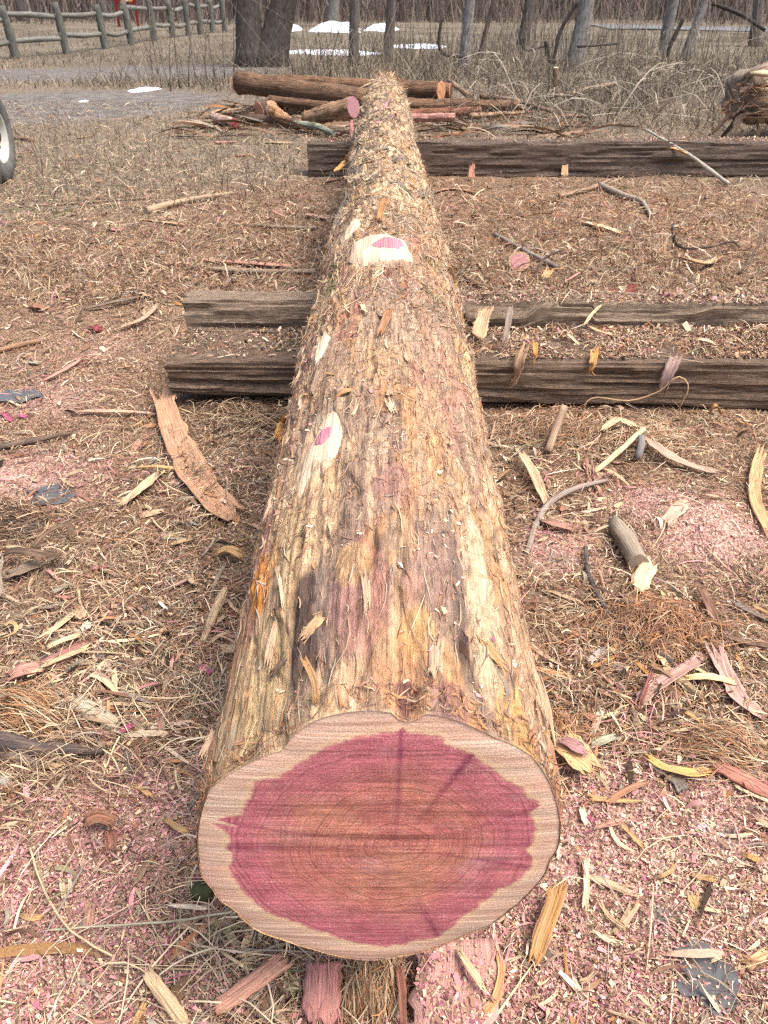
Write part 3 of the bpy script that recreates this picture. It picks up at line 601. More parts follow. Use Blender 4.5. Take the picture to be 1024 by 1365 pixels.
# litter on the timbers' tops
def on_top(x0, x1, y0, y1, z, n, nf, label, pinky=.5):
    x = rng.uniform(x0, x1, n); y = rng.uniform(y0, y1, n); d = fbm(x * 5, y * 5, 301, 2); k = d > rng.uniform(.25, .75, n); k &= (np.abs(x - .0) > .2) | (y < 2); x, y = x[k], y[k]; n = len(x)
    zz = z(x) if callable(z) else np.full(n, z)
    W = np.zeros((n, 11)); W[:] = [.3, .3 * pinky, .5, .12, .4, .08, .06 * pinky, .2, .1, .25, 0]; L = rng.lognormal(math.log(.009), .5, n)
    o = chips('timber_litter', np.stack([x, y, zz + rng.uniform(-.004, .004, n)], 1), L, L * rng.uniform(.25, .6, n), pick(W), M['litter']); stuff(o, label + ', fine flakes', 'sawdust')
    x = rng.uniform(x0, x1, nf); y = rng.uniform(y0, y1, nf); k = (fbm(x * 4, y * 4, 303, 2) > rng.uniform(.3, .7, nf)) & (np.abs(x) > .2); x, y = x[k], y[k]; n = len(x)
    W = np.zeros((n, 11)); W[:] = [.2, .05, .5, .3, .4, .08, .01, .3, .15, .25, 0]
    zf = (lambda X, Y: z(X)) if callable(z) else (lambda X, Y: np.full(X.shape, z))
    stuff(fibres('timber_litter', x, y, rng.lognormal(math.log(.04), .5, n), rng.lognormal(math.log(.0026), .4, n), rng.uniform(0, 6.28, n), rng.normal(0, 1, n), np.abs(rng.normal(0, .012, n)), rng.normal(0, .012, n), pick(W), M['litter'], 3, 0., zf), label + ', shredded fibres', 'bark litter')
on_top(-.84, -.1, 3.04, 3.36, .213, 3800, 260, 'pink sawdust on the near timber left of the log')
on_top(.2, 2.2, 3.03, 3.36, .217, 30000, 6500, 'bark litter heaped on the near timber right of the log', .35)
on_top(.2, 2.3, 3.38, 3.54, lambda x: .322 - .004 * x, 7500, 1500, 'sawdust on the narrower timber right of the log', .8)
on_top(-.6, -.2, 7.06, 7.27, .385, 900, 120, 'pink sawdust on the far timber end left of the log', 1.5); on_top(.2, 4.2, 7.05, 7.28, .388, 5000, 500, 'sawdust line along the far timber top', .8)
on_top(.24, 1.0, 3.08, 3.34, lambda x: .218 + .02 * vn(x * 9, x * 0, 3), 1500, 2200, 'loose bark heap on the near timber beside the log', .3); on_top(1.0, 1.7, 3.06, 3.34, lambda x: .216 + .015 * vn(x * 9, x * 0, 3), 1200, 1500, 'loose bark heap on the near timber toward right edge', .3)
# heaps of torn fibre in front of the timber and elsewhere
def heap(px, py, r, n, cols, L, yaw0, label, hz=.03, sp=.7):
    p = P(px, py); x = p[0] + rng.normal(0, r, n); y = p[1] + rng.normal(0, r * .7, n); h = hz * np.exp(-((x - p[0]) ** 2 + (y - p[1]) ** 2) / (r * r * 1.6))
    c = PAL[rng.choice(cols, n)] * rng.uniform(.65, 1.25, (n, 1))
    zf = lambda X, Y: G(X, Y) + hz * np.exp(-((X - p[0]) ** 2 + (Y - p[1]) ** 2) / (r * r * 1.6)) * rng.uniform(.2, 1, (X.shape[0], 1))
    stuff(fibres('fibre_heap', x, y, rng.lognormal(math.log(L), .4, n), rng.lognormal(math.log(.0018), .4, n), yaw0 + rng.normal(0, sp, n), rng.normal(0, .9, n), np.abs(rng.normal(0, .01, n)), rng.normal(0, .015, n), c, M['litter'], 4, .004, zf), label, 'bark fibre')
heap(30, 955, .045, 700, [3, 3, 7, 2], .075, -.25, 'yellow-orange fibre bundle at the left edge above the dark branch', .05, .3)
heap(880, 835, .09, 1600, [3, 3, 2, 9], .04, .4, 'orange fibre tangle beside the dark curved stick', .03, 1.4)
heap(490, 1325, .03, 900, [3, 3, 7, 2], .05, 1.5, 'orange shredded bark tuft under the cut end', .06, .35)
heap(735, 985, .035, 700, [3, 3, 4, 2], .05, 1.2, 'rusty bark fibres against the right side of cut end', .06, .6)
heap(740, 570, .11, 1300, [2, 3, 4, 7, 9], .07, 1.0, 'torn bark fibre heap under the near timber right of log', .025, .7)
heap(850, 590, .10, 1300, [2, 3, 4, 7, 0], .08, .7, 'crossed bark fibre heap in front of the near timber', .025, .9)
heap(330, 560, .13, 1600, [2, 4, 4, 5, 7], .07, .3, 'shaded brown fibre under the near timber left of log', .03, .9)
heap(20, 700, .08, 500, [4, 5, 2], .06, .4, 'dark fibres beside the curled bark at left edge', .03, .6)
heap(950, 1000, .05, 600, [7, 2, 3, 9], .06, -.4, 'straw fibre tangle above the red plank at right', .03, .5)
heap(60, 1010, .10, 700, [7, 2, 4], .06, .1, 'pale fibre mat below the dark branch at left', .02, .6)
# shaggy strands and flecks on the log
def log_strands(n, s0, s1, spread, L0, W0, lift, cols, name, label, pw=1.):
    s = s0 + (s1 - s0) * rng.random(n) ** pw; th = rng.uniform(-1.9, 1.9, n); k = np.ones(n, bool)
    for (u0, s0, ru, rs) in SCARS: k &= ((th * .24 - u0) / (ru + .008)) ** 2 + ((s - s0) / (rs + .02)) ** 2 > 1
    s, th = s[k], th[k]; n = len(s); yaw = rng.normal(0, spread, n); L = rng.lognormal(math.log(L0), .5, n); W = rng.lognormal(math.log(W0), .45, n) * (1 + .1 * s); K = 3
    tt = np.linspace(-.5, .5, K + 1)[None]; yy = yaw[:, None] + rng.normal(0, .3, (n, 1)) * tt
    ss = s[:, None] + np.cos(yy) * tt * L[:, None]; uu = th[:, None] * .24 + np.sin(yy) * tt * L[:, None]
    ss = np.clip(ss, .004, S[-1] - .02); li = np.abs(rng.normal(0, lift, (n, 1))) * (2 * np.abs(tt + rng.choice([-.5, .5], (n, 1)) * .6)) ** 2 + .002
    def sf(ss, uu, dr):
        y = YB + ss; z_, x_ = log_c(y); ia = np.clip(np.searchsorted(S, ss), 0, ns - 1); ja = np.clip(np.searchsorted(TH, uu / .24), 0, ntm - 1)
        r_ = rr_[ia, ja] + dr; yo = ((z_ + r_ * np.cos(uu / .24) - .24) * .1 - .025) * np.exp(-ss / .25)
        return np.stack([x_ + r_ * np.sin(uu / .24), y + yo, z_ + r_ * np.cos(uu / .24)], -1)
    wv = W[:, None] / 2 * np.sqrt(np.maximum(.1, 1 - (2 * tt) ** 2))
    V = np.empty((n, K + 1, 2, 3)); tw = rng.normal(0, .0007, (n, 1))
    V[:, :, 0] = sf(ss + np.sin(yy) * wv, uu - np.cos(yy) * wv, li); V[:, :, 1] = sf(ss - np.sin(yy) * wv, uu + np.cos(yy) * wv, li + tw)
    b = (np.arange(n)[:, None] * (2 * K + 2) + 2 * np.arange(K)[None]).ravel(); c = PAL[rng.choice(cols, n)] * rng.uniform(.7, 1.25, (n, 1))
    o = mk(name, V.reshape(-1, 3), np.stack([b, b + 2, b + 3, b + 1], 1), M['litter'], LOG, col=np.repeat(c, 2 * K + 2, 0), smooth=False); o['kind'] = 'stuff'; o['label'] = label
log_strands(6000, 0, 2.6, .14, .035, .0009, .0008, [2, 2, 4, 4, 7, 3, 8, 9], 'bark_fibres', 'lengthwise peeling fibres on the near half of the log')
log_strands(15000, 1.4, 8.0, .6, .07, .0012, .0045, [2, 2, 7, 0, 4, 3, 8, 8, 2], 'bark_fibres', 'shaggy bark fibres on the far half of the log')
log_strands(9000, .35, 3.2, 1.1, .016, .0009, .0012, [2, 2, 4, 4, 9, 3, 8, 7], 'bark_fibres', 'matted short fibres on the near half of the log')
log_strands(700, 7.4, 8.1, 1.0, .10, .004, .014, [2, 7, 3, 3, 0], 'bark_fibres', 'torn orange fibres at the far tip of the log')
log_strands(500, .0, .05, .9, .018, .0015, .003, [3, 3, 2, 9], 'bark_fibres', 'orange frayed fibres round the cut rim')
def log_flecks(n, s0, s1, thm, cols, L0, label):
    s = rng.uniform(s0, s1, n); th = rng.normal(.1, thm, n); k = fbm(s * 6, th * 4, 401, 2) > rng.uniform(.3, .7, n); s, th = s[k], th[k]; n = len(s)
    ia = np.clip(np.searchsorted(S, s), 0, ns - 1); ja = np.clip(np.searchsorted(TH, th), 0, ntm - 1); p = LV[ia, ja] + np.array([0, 0, .001]); L = rng.lognormal(math.log(L0), .5, n)
    o = chips('sawdust_flecks', p, L, L * rng.uniform(.2, .6, n), PAL[rng.choice(cols, n)] * rng.uniform(.85, 1.2, (n, 1)), M['litter'], LOG, .35); o['kind'] = 'stuff'; o['label'] = label
log_flecks(1900, .05, 2.3, .5, [0, 0, 0, 1], .0048, 'white sawdust flecks on the near half of the log')
log_flecks(380, .05, 2.3, .6, [1, 1, 6], .006, 'pink flakes on the near half of the log')
log_flecks(500, 4.4, 5.6, .35, [1, 1, 0, 6], .014, 'pink sawdust on the far half of the log')

# ------------------------------------------------------------------ hand-placed pieces
CC = dict(tan=(.44, .29, .165), cream=(.68, .53, .34), orange=(.48, .24, .075), brown=(.20, .125, .08), dark=(.065, .048, .04), grey=(.25, .205, .155), pink=(.50, .26, .22), red=(.27, .09, .07), purple=(.30, .07, .12), straw=(.54, .42, .25), redtan=(.36, .18, .12), black=(.03, .028, .028), rose=(.42, .22, .19), yellow=(.50, .32, .145))
def strip(name, label, pts, wpx, col, cat='bark', thick=.004, curl=.25, h=.012, rag=.12, n=None, parent=None, twist=0., mat='wood', world=None, arch=0., collect=None):
    W3 = world if world is not None else [P(p[0], p[1], h + (p[2] if len(p) > 2 else 0)) for p in pts]
    W3 = np.array(W3); ln = np.linalg.norm(np.diff(W3, axis=0), axis=1).sum(); n = n or int(np.clip(ln / .012, 7, 18)); sd = random.randint(1, 9999)
    C = spline(W3, n); tq = np.linspace(0, 1, n)
    if world is None: C[:, 2] = np.maximum(C[:, 2], G(C[:, 0], C[:, 1]) + .004)
    C[:, 2] += arch * np.sin(tq * math.pi)
    wp = np.interp(tq, np.linspace(0, 1, len(wpx)), wpx) if isinstance(wpx, (list, tuple)) else np.full(n, wpx)
    wp = .42 * wp + .52 * wp.max()
    wm = np.array([px2m(c, q) for c, q in zip(C, wp)]) / 2
    T = np.gradient(C, axis=0); T /= np.linalg.norm(T, axis=1)[:, None] + 1e-9
    A = np.cross(T, [0, 0, 1.]); A /= np.linalg.norm(A, axis=1)[:, None] + 1e-6; B = np.cross(A, T)
    m = 7; cols = np.linspace(-1, 1, m); ra = np.random.default_rng(sd); e0 = -ra.uniform(0, 1.6 * rag, m); e1 = ra.uniform(0, 1.6 * rag, m)
    top = np.empty((n, m, 3)); nor = np.empty((n, m, 3)); UV = np.empty((n, m, 2))
    for j, cj in enumerate(cols):
        q = -e0[j] * (1 - tq) ** 3 + tq - e1[j] * tq ** 3
        Cx = np.stack([np.interp(q, tq, C[:, k]) for k in range(3)], 1)
        tw = twist * (tq - .5) + .15 * (vn(tq * 5, tq * 0, sd + 3) - .5)
        lat = (cj * wm * (1 + abs(cj) * .5 * (fbm(tq * max(4, ln / .02), tq * 0 + cj * 7 + sd, sd, 2) - .5)))[:, None]; up = (curl * wm * (cj * cj) + .12 * wm * (vn(tq * 9 + cj * 3, tq * 0 + cj * 9, sd) - .5))[:, None]
        ca, sa = np.cos(tw)[:, None], np.sin(tw)[:, None]
        top[:, j] = Cx + A * (lat * ca - up * sa) + B * (lat * sa + up * ca); nor[:, j] = B
        UV[:, j] = np.stack([tq * ln, cj * wm], 1)
    bot = top - nor * thick * (1 - .6 * np.abs(cols)[None, :, None])
    V = np.concatenate([top.reshape(-1, 3), bot.reshape(-1, 3)]); N = n * m; F = []
    for i in range(n - 1):
        for j in range(m - 1):
            a = i * m + j; F.append([a, a + m, a + m + 1, a + 1]); F.append([N + a, N + a + 1, N + a + m + 1, N + a + m])
        a = i * m; F.append([a, N + a, N + a + m, a + m]); a = i * m + m - 1; F.append([a, a + m, N + a + m, N + a])
    for j in range(m - 1):
        F.append([j, j + 1, N + j + 1, N + j]); a = (n - 1) * m + j; F.append([a, N + a, N + a + 1, a + 1])
    UVa = np.concatenate([UV.reshape(-1, 2)] * 2)
    if rag > .02 and mat == 'wood':                     # frayed fibres at both ends and along the edges
        ev, ef, eu = [], [], []
        for k in range(22):
            i0 = int(ra.choice([0, 1, n - 2, n - 1, int(ra.integers(0, n))])); c_ = ra.uniform(-1, 1); p0 = top[i0, int((c_ + 1) / 2 * (m - 1))]
            dr = T[i0] * (-1 if i0 < n / 2 else 1) + A[i0] * ra.normal(0, .35) + B[i0] * ra.normal(.1, .3); Lf = wm.max() * ra.uniform(.5, 1.9); wf = A[i0] * min(.0016, wm.max() * .16) * ra.uniform(.4, 1)
            p0 = p0 - dr * Lf * .35; p1 = p0 + dr * Lf * .5 + B[i0] * ra.normal(0, .1) * Lf; p2 = p0 + dr * Lf + B[i0] * ra.normal(-.1, .25) * Lf + A[i0] * ra.normal(0, .2) * Lf
            b_ = len(V) + len(ev); ev += [p0 - wf, p0 + wf, p1 - wf * .8, p1 + wf * .8, p2 - wf * .3, p2 + wf * .3]; eu += [[ra.uniform(0, 1), ra.uniform(0, .05)]] * 6; ef += [[b_, b_ + 1, b_ + 3, b_ + 2], [b_ + 2, b_ + 3, b_ + 5, b_ + 4]]
        V = np.vstack([V, ev]); F += ef; UVa = np.vstack([UVa, eu])
    if collect is not None: collect.add(V, F, UVa + sd * .01); return None
    o = mk(name, V, F, M[mat], parent, uv=UVa + sd * .01, color=CC[col] if isinstance(col, str) else col)
    if parent is None: tag(o, label, cat)
    elif label: o['label'] = label
    return o
def stick(name, label, pts, rpx, col, cat='stick', h=None, seg=8, rough=.22, mat='wood', ends=None, world=None, n=None, parent=None):
    r0_ = rpx[0] if isinstance(rpx, (list, tuple)) else rpx
    W3 = np.array(world if world is not None else [P(p[0], p[1], (p[2] if len(p) > 2 else 0) + (px2m(P(p[0], p[1]), r0_) * .9 + .004)) for p in pts])
    ln = np.linalg.norm(np.diff(W3, axis=0), axis=1).sum(); n = n or int(np.clip(ln / .02, 6, 26)); C = spline(W3, n); sd = random.randint(1, 999)
    rp = np.interp(np.linspace(0, 1, n), np.linspace(0, 1, len(rpx)), rpx) if isinstance(rpx, (list, tuple)) else np.full(n, rpx)
    rm = np.array([px2m(c, q) for c, q in zip(C, rp)])
    C = C + (np.random.default_rng(sd).normal(0, 1, C.shape) * rm[:, None] * (.2 if rm.mean() < .006 else .05))
    mb = MB(); mb.tube(C, rm, seg, rough, True, sd); colr = CC[col] if isinstance(col, str) else col
    o = mb.build(name, M[mat], parent, color=colr)
    if parent is None: tag(o, label, cat)
    if ends:
        for (which, ecol) in ends:
            i, s = (0, -1) if which == 0 else (-1, 1); Tn = C[i] - C[1 if i == 0 else -2]; Tn = Tn / np.linalg.norm(Tn)
            e = MB(); e.tube([C[i] - Tn * rm[i] * .05, C[i] + Tn * rm[i] * .08], [rm[i] * 1.0, rm[i] * .97], 14, .06, True, sd); e.build('cut_end', M['cut'], o, False, CC[ecol] if isinstance(ecol, str) else ecol)
    return o

# left of the log
strip('bark_slab', 'long pinkish-tan bark slab leaning from the near timber corner to the log', [(212, 500, .05), (222, 545, .03), (242, 600), (275, 655), (330, 705)], [10, 16, 34, 46, 34], (.44, .25, .15), thick=.008, curl=.3)
strip('bark_strip', 'dark brown curled bark strip at the left edge, arching', [(-6, 748), (15, 735, .035), (50, 738, .05), (97, 744, .02)], [12, 16, 14, 12], (.10, .065, .045), thick=.006)
strip('bark_strip', 'thin dark bark arm rising behind the curled strip at left edge', [(38, 740), (60, 712, .03), (90, 700, .035), (100, 722, .02)], [9, 10, 9, 8], (.12, .075, .05))
strip('bark_strip', 'grey-brown bark flake under the dark curled strip at left edge', [(4, 770), (30, 760, .015), (58, 750)], 22, (.22, .165, .12), thick=.006)
strip('bark_strip', 'dark bark ribbon hanging down at the left edge', [(2, 735, .04), (-2, 775, .01), (8, 800)], 9, 'grey')
o = strip('split_wood', 'split wood piece with purple-brown middle and pale edges at left', [(30, 895), (75, 875, .01), (121, 853, .012)], [18, 26, 22], (.32, .15, .13), 'wood', .016, -.25)
strip('pale_edge', '', [(58, 866, .018), (85, 853, .022), (108, 846, .022)], 9, 'straw', parent=o, thick=.006); strip('pale_edge', '', [(52, 890, .014), (90, 874, .018), (124, 860, .016)], 9, 'straw', parent=o, thick=.006)
strip('bark_flake', 'crumpled pinkish-brown flake below the split wood at left', [(5, 910), (32, 896, .014), (58, 893)], [16, 26, 14], (.42, .22, .17), thick=.004, curl=.5)
strip('wood_slab', 'weathered pale grey wood slab with purple broken tip, left', [(90, 922, .01), (130, 950, .015), (168, 972)], [17, 24, 22], (.40, .345, .25), 'wood', .014, -.2)
strip('wood_chip', 'dark magenta chip at the tip of the grey slab', [(160, 975, .012), (178, 966, .014)], 11, 'purple', 'wood', .006); strip('wood_chip', 'small magenta splinter below the grey slab tip', [(168, 978), (182, 988)], 5, (.45, .12, .22), 'wood')
strip('wood_chip', 'dusty rose chip left of the grey slab tip', [(132, 974), (152, 985)], 8, 'rose', 'wood')
stick('dead_branch', 'dark rotten branch along the left edge with bark peeling', [(-20, 985), (40, 995), (100, 1000), (142, 1000)], [14, 12, 8, 4], (.075, .06, .055), 'branch', seg=10, rough=.4)
stick('dead_branch', 'greyish branch lying just below the dark rotten branch at left', [(-15, 998), (25, 1010), (52, 1020)], [9, 9, 6], (.16, .135, .12), 'branch', rough=.35)
strip('bark_strip', 'tan bark curl below the dark rotten branch at left', [(50, 1018), (72, 1022, .01), (92, 1012)], 8, 'tan')
stick('stick', 'pale barkless stick pointing at the log, left side', [(270, 856), (282, 826), (294, 800), (300, 786)], [4, 6, 7, 5], (.46, .33, .20))
strip('wood_chip', 'orange splinter near the top of the long bark slab', [(180, 623), (212, 622, .01), (247, 627)], 7, 'yellow', 'wood')
strip('straw_bundle', 'straw-coloured fibre bundle left of the long bark slab', [(156, 676), (190, 650, .02), (222, 622)], [10, 16, 8], 'straw')
strip('bark_curl', 'orange curled bark bit beside the log, left side', [(285, 742), (305, 735, .02), (326, 746)], 16, 'yellow', curl=.7)
strip('bark_flake', 'dark red-brown flake tucked against the log, left side', [(305, 810), (322, 822)], 14, (.17, .06, .035))
strip('wood_splinter', 'pale tan splinter above the split wood at left', [(45, 856), (75, 836, .012), (107, 810)], [8, 11, 6], 'straw', 'wood')
stick('twig', 'short black twig right of the pale splinter', [(132, 824), (150, 835), (168, 848)], [3, 4, 4], 'black', 'twig')
stick('twig', 'pale thin curving twig above the black twig', [(104, 780), (108, 805, .006), (122, 826)], 2, 'straw', 'twig')
strip('wood_chip', 'magenta chip lying left of the log at knee of pale stick', [(265, 885), (282, 898)], 8, (.42, .10, .20), 'wood')
strip('shaving', 'small white forked shaving in the left litter', [(210, 800), (216, 806), (224, 813)], 4, (.8, .72, .6), 'shaving')
strip('bark_curl', 'yellow curled ribbon at the left edge above the split wood', [(-4, 835), (18, 830, .02), (20, 843, .02), (-2, 852)], 5, 'yellow', thick=.002)
strip('bark_curl', 'thin yellow ribbon standing beside the orange fibre bundle', [(52, 930, .03), (54, 945, .015), (58, 958)], 5, 'yellow', thick=.002)
strip('wood_chip', 'rose chip in the litter right of the dark curled bark', [(122, 757), (145, 755)], 6, (.48, .2, .22), 'wood'); strip('wood_chip', 'red-edged splinter below the dark curled bark', [(60, 757), (78, 772)], 6, 'rose', 'wood')
strip('bark_flake', 'mossy grey flake below the dark curled bark', [(68, 790), (95, 778)], 8, (.26, .24, .17)); strip('wood_chip', 'rosy brown strip below the mossy grey flake', [(72, 794), (96, 797)], 6, (.4, .18, .14), 'wood')
stick('stick', 'grey upright twig left of the log near the orange curl', [(283, 790), (290, 770), (300, 752)], 3, 'grey')
strip('wood_splinter', 'pinkish tan splinter below the orange curl by the log', [(225, 726), (262, 716)], 9, 'tan', 'wood')
# upper left
stick('stick', 'long pale stick lying in the litter, upper left', [(195, 281), (240, 269), (280, 262), (310, 257)], [5, 4, 3, 2], (.36, .27, .18))
strip('bark_strip', 'tan bark strip below the long pale stick, upper left', [(175, 291), (215, 296), (252, 300)], 6, 'tan')
stick('twig', 'thin dark twig slanting below the tan strip, upper left', [(245, 326), (272, 310), (300, 291)], 1.8, 'brown', 'twig')
stick('stick', 'straight grey stick pointing at the log, upper left', [(340, 300), (380, 303), (422, 304)], 2.4, 'grey')
strip('wood_splinter', 'long pink and tan splinter near the log, upper left', [(258, 345), (330, 351), (405, 356)], [5, 10, 12], (.46, .24, .18), 'wood')
stick('stick', 'grey stick lying just below the long pink splinter', [(285, 359), (350, 362), (420, 362)], 3.4, (.28, .22, .16))
strip('wood_chip', 'pink oval chip in the upper left litter', [(146, 306), (164, 307)], 16, 'rose', 'wood')
strip('bark_strip', 'grey-brown bark strip left of the narrower timber', [(108, 413), (160, 401, .02), (212, 391)], [6, 9, 8], (.16, .12, .09))
strip('bark_strip', 'splintered tan bark strip left of the timber ends', [(150, 440), (190, 425, .02), (214, 402)], [9, 8, 5], (.40, .28, .19))
strip('wood_chip', 'dark red cut chip left of the timbers', [(122, 434), (136, 441)], 14, (.2, .035, .045), 'wood')
stick('stick', 'brown stick with purple end at the left edge', [(-5, 468), (30, 459), (54, 454)], 3.4, (.3, .18, .11), ends=[(1, 'purple')])
strip('wood_splinter', 'pink splinter left of the near timber end', [(55, 509), (84, 494, .01), (113, 476)], 7, (.46, .25, .19), 'wood'); strip('wood_splinter', 'long pale pink splinter below the near timber, left', [(92, 548), (150, 548, .012), (222, 552)], 7, (.52, .33, .24), 'wood')
strip('wood_chip', 'flat grey-green flake in the left litter', [(34, 482), (52, 484)], 9, (.36, .34, .25), 'wood')
stick('stick', 'dark wet stick at the left edge below the puddles', [(-8, 597), (40, 588), (96, 577)], [5, 4, 2], (.10, .075, .06))
stick('twig', 'long thin twig across the upper left litter', [(20, 276), (100, 271), (195, 264)], 1.4, (.2, .15, .11), 'twig'); strip('dry_leaf', 'dry brown leaf in the left litter', [(38, 410), (60, 412)], 15, (.3, .15, .1), 'leaf', curl=.6)
strip('wood_chip', 'purple chip at the left edge near the puddles', [(2, 548), (16, 562)], 9, 'purple', 'wood'); strip('wood_chip', 'small purple chip right of the one near the puddles', [(24, 553), (36, 556)], 7, (.36, .09, .18), 'wood')
strip('wood_splinter', 'yellow splinter on grass far left', [(92, 185), (124, 181)], 4, 'yellow', 'wood'); strip('wood_splinter', 'pale cream lath on grass left of the far timber', [(352, 190), (390, 191)], 6, 'cream', 'wood', .012); strip('wood_splinter', 'rosy lath on grass left of the cream lath', [(283, 190), (316, 189)], 6, 'rose', 'wood', .012)
strip('bark_flake', 'rust-red bark flake lying on the grass left of the far timber', [(310, 208), (338, 206)], 6, (.40, .2, .13)); strip('bark_strip', 'red-brown bark strip in front of the far timber end', [(430, 243), (462, 236)], 7, 'redtan')
strip('bark_flake', 'flat pale flake in the litter left of the log, upper half', [(402, 285), (440, 292)], 12, (.42, .26, .2)); stick('stick', 'dead brown stick at the left edge by the wheel', [(18, 184), (45, 187)], 2.5, 'brown')
# upper right
p = P(692, 362, .0); nrm = np.array([-.15, -.75, .6]); r_ = px2m(p, 14); mb = MB(); c0 = p + [0, .02, r_ * .75]; mb.tube([c0, c0 + nrm * .02], [r_ * 1.02, r_], 22, .06, True, 4); wd_ = mb.build('wood_disc', M['wood'], smooth=False, color=(.40, .26, .16)); tag(wd_, 'round pink and tan cut disc lying right of the log', 'wood disc'); mb = MB(); mb.tube([c0 + nrm * .0195, c0 + nrm * .0215], [r_ * .8, r_ * .78], 22, .08, True, 9); mb.build('heartwood', M['wood'], wd_, smooth=False, color=(.45, .22, .22))
strip('wood_splinter', 'pale cream splinter in the right litter above the timbers', [(772, 295), (802, 302, .01), (834, 313)], [8, 11, 6], 'cream', 'wood')
stick('stick', 'grey stick slanting beside the pink disc', [(660, 312), (700, 334), (745, 357)], [2.5, 3, 3], (.24, .22, .2)); stick('stick', 'dark bark stick against the log below the pink disc', [(620, 370), (645, 382), (664, 388)], 3.4, 'brown')
stick('twig', 'wiry dark twig looping in the right litter', [(897, 300), (905, 328, .03), (940, 330, .04), (975, 322, .05), (987, 330, .02)], 1.6, 'dark', 'twig'); stick('twig', 'second wiry twig bending up at the right edge', [(986, 365), (1000, 345, .04), (1014, 322, .08)], 1.6, 'dark', 'twig'); stick('twig', 'thin bent twig right of the pink disc', [(712, 372), (724, 346, .06), (752, 332, .09)], 1.5, 'dark', 'twig')
strip('wood_chip', 'dark red chunk behind the narrower timber', [(806, 392, .03), (825, 388, .04)], 16, (.17, .03, .03), 'wood', .02); strip('wood_chip', 'upright dark red splinter beside the dark red chunk', [(832, 398, .0), (846, 377, .06)], 10, (.19, .045, .04), 'wood', .01)
stick('dead_branch', 'grey crooked branch in the right litter near the far timber', [(800, 246), (830, 260), (855, 268), (868, 288)], [4, 4, 3, 2.5], (.3, .25, .2), 'branch'); strip('bark_flake', 'orange splinter standing beside the pink disc', [(726, 372), (734, 358, .03)], 12, 'yellow')
strip('bark_strip', 'long brown bark strip in the litter right of the log top', [(560, 262), (600, 252), (645, 258)], 8, (.3, .17, .1)); stick('stick', 'brown forked stick right of the log, below the far timber', [(745, 262), (790, 250), (812, 240)], [3, 3, 2], (.26, .18, .12))
strip('bark_strip', 'pale bark curl behind the narrower timber near right edge', [(900, 340), (940, 352, .03), (965, 340)], [8, 12, 7], 'tan', curl=.5)
# on and before the timbers, right
def W(px, py, d): return Q(px, py, d)
strip('bark_strip', 'bark strip hanging over the near timber front beside the log', None, [10, 16, 14, 9], (.42, .27, .17), world=[W(708, 450, 3.05), W(694, 478, 2.995), W(690, 500, 2.985), W(683, 515, 2.98)])
strip('bark_strip', 'thin grey strip standing on the narrower timber beside the log', None, [7, 9, 7], (.27, .22, .18), world=[W(672, 462, 3.08), W(678, 430, 3.16), W(681, 404, 3.22)])
strip('bark_chunk', 'tan bark chunk propped on the timbers against the log', None, [18, 22, 14], (.46, .31, .19), world=[W(636, 455, 3.12), W(642, 432, 3.24), W(650, 408, 3.36)], thick=.012)
o = strip('bark_strip', 'pinkish grey bark strip hanging on the near timber front, right', None, [14, 18, 18, 12], (.34, .235, .205), world=[W(906, 466, 3.04), W(896, 488, 2.985), W(888, 508, 2.965), W(882, 528, 2.96)])
stick('fibre', 'long looping fibre hanging on the near timber front', None, 1.1, 'tan', 'fibre', world=[W(776, 545, 2.95), W(792, 530, 2.95), W(840, 534, 2.95), W(878, 522, 2.95), W(898, 505, 2.95), W(912, 505, 2.95), W(917, 520, 2.94), W(905, 545, 2.94)], n=26, seg=5, rough=0)
strip('bark_strip', 'orange tuft of fibre hanging over the near timber edge', None, [12, 8, 4], 'orange', world=[W(793, 464, 3.05), W(791, 482, 2.985), W(789, 495, 2.98)])
strip('bark_strip', 'orange frayed strip beside the hanging bark strip', None, [7, 6, 4], 'orange', world=[W(712, 452, 3.06), W(714, 470, 2.99), W(710, 488, 2.985)])
strip('wood_splinter', 'pale splinter leaning on the narrower timber', None, [4, 5, 4], 'straw', 'wood', world=[W(778, 435, 3.20), W(790, 418, 3.30), W(803, 405, 3.40)])
strip('wood_splinter', 'tan splinter lying in litter on the near timber', None, [6, 8, 5], 'tan', 'wood', world=[W(783, 434, 3.22), W(800, 442, 3.2), W(822, 448, 3.18)]); strip('wood_splinter', 'cream splinter lying on the near timber near right edge', None, [7, 9, 6], 'cream', 'wood', world=[W(932, 452, 3.16), W(945, 455, 3.14), W(956, 460, 3.12)])
strip('wood_splinter', 'pale short splinter lying on the near timber right of log', None, 5, 'straw', 'wood', world=[W(755, 443, 3.20), W(772, 460, 3.12)])
stick('stick', 'long pale straight stick propped in front of the near timber', [(792, 630), (825, 602, .03), (858, 572, .06)], [3.5, 4, 4], (.60, .48, .28)); strip('bark_strip', 'long grey-tan bark strip running right from the propped stick', [(855, 578, .05), (885, 603, .03), (925, 622, .01), (970, 632)], [14, 17, 11, 6], (.40, .28, .21), thick=.006)
strip('bark_strip', 'pale split bark fan left of the propped stick', [(800, 575, .03), (825, 560, .04), (850, 572, .03)], [6, 14, 9], 'straw'); stick('stick', 'short blue-grey stub under the propped stick', [(850, 612), (854, 596, .03), (855, 582, .05)], 5, (.17, .165, .165))
stick('stick', 'leaning brown stick in front of the near timber by the log', [(730, 602), (742, 570, .06), (753, 541, .12)], [5, 6, 5], (.34, .24, .17)); strip('bark_slab', 'long tan bark blade lying right of the log', [(690, 598, .04), (708, 625, .03), (722, 655, .015), (734, 684)], [7, 15, 14, 6], (.46, .34, .21), thick=.005)
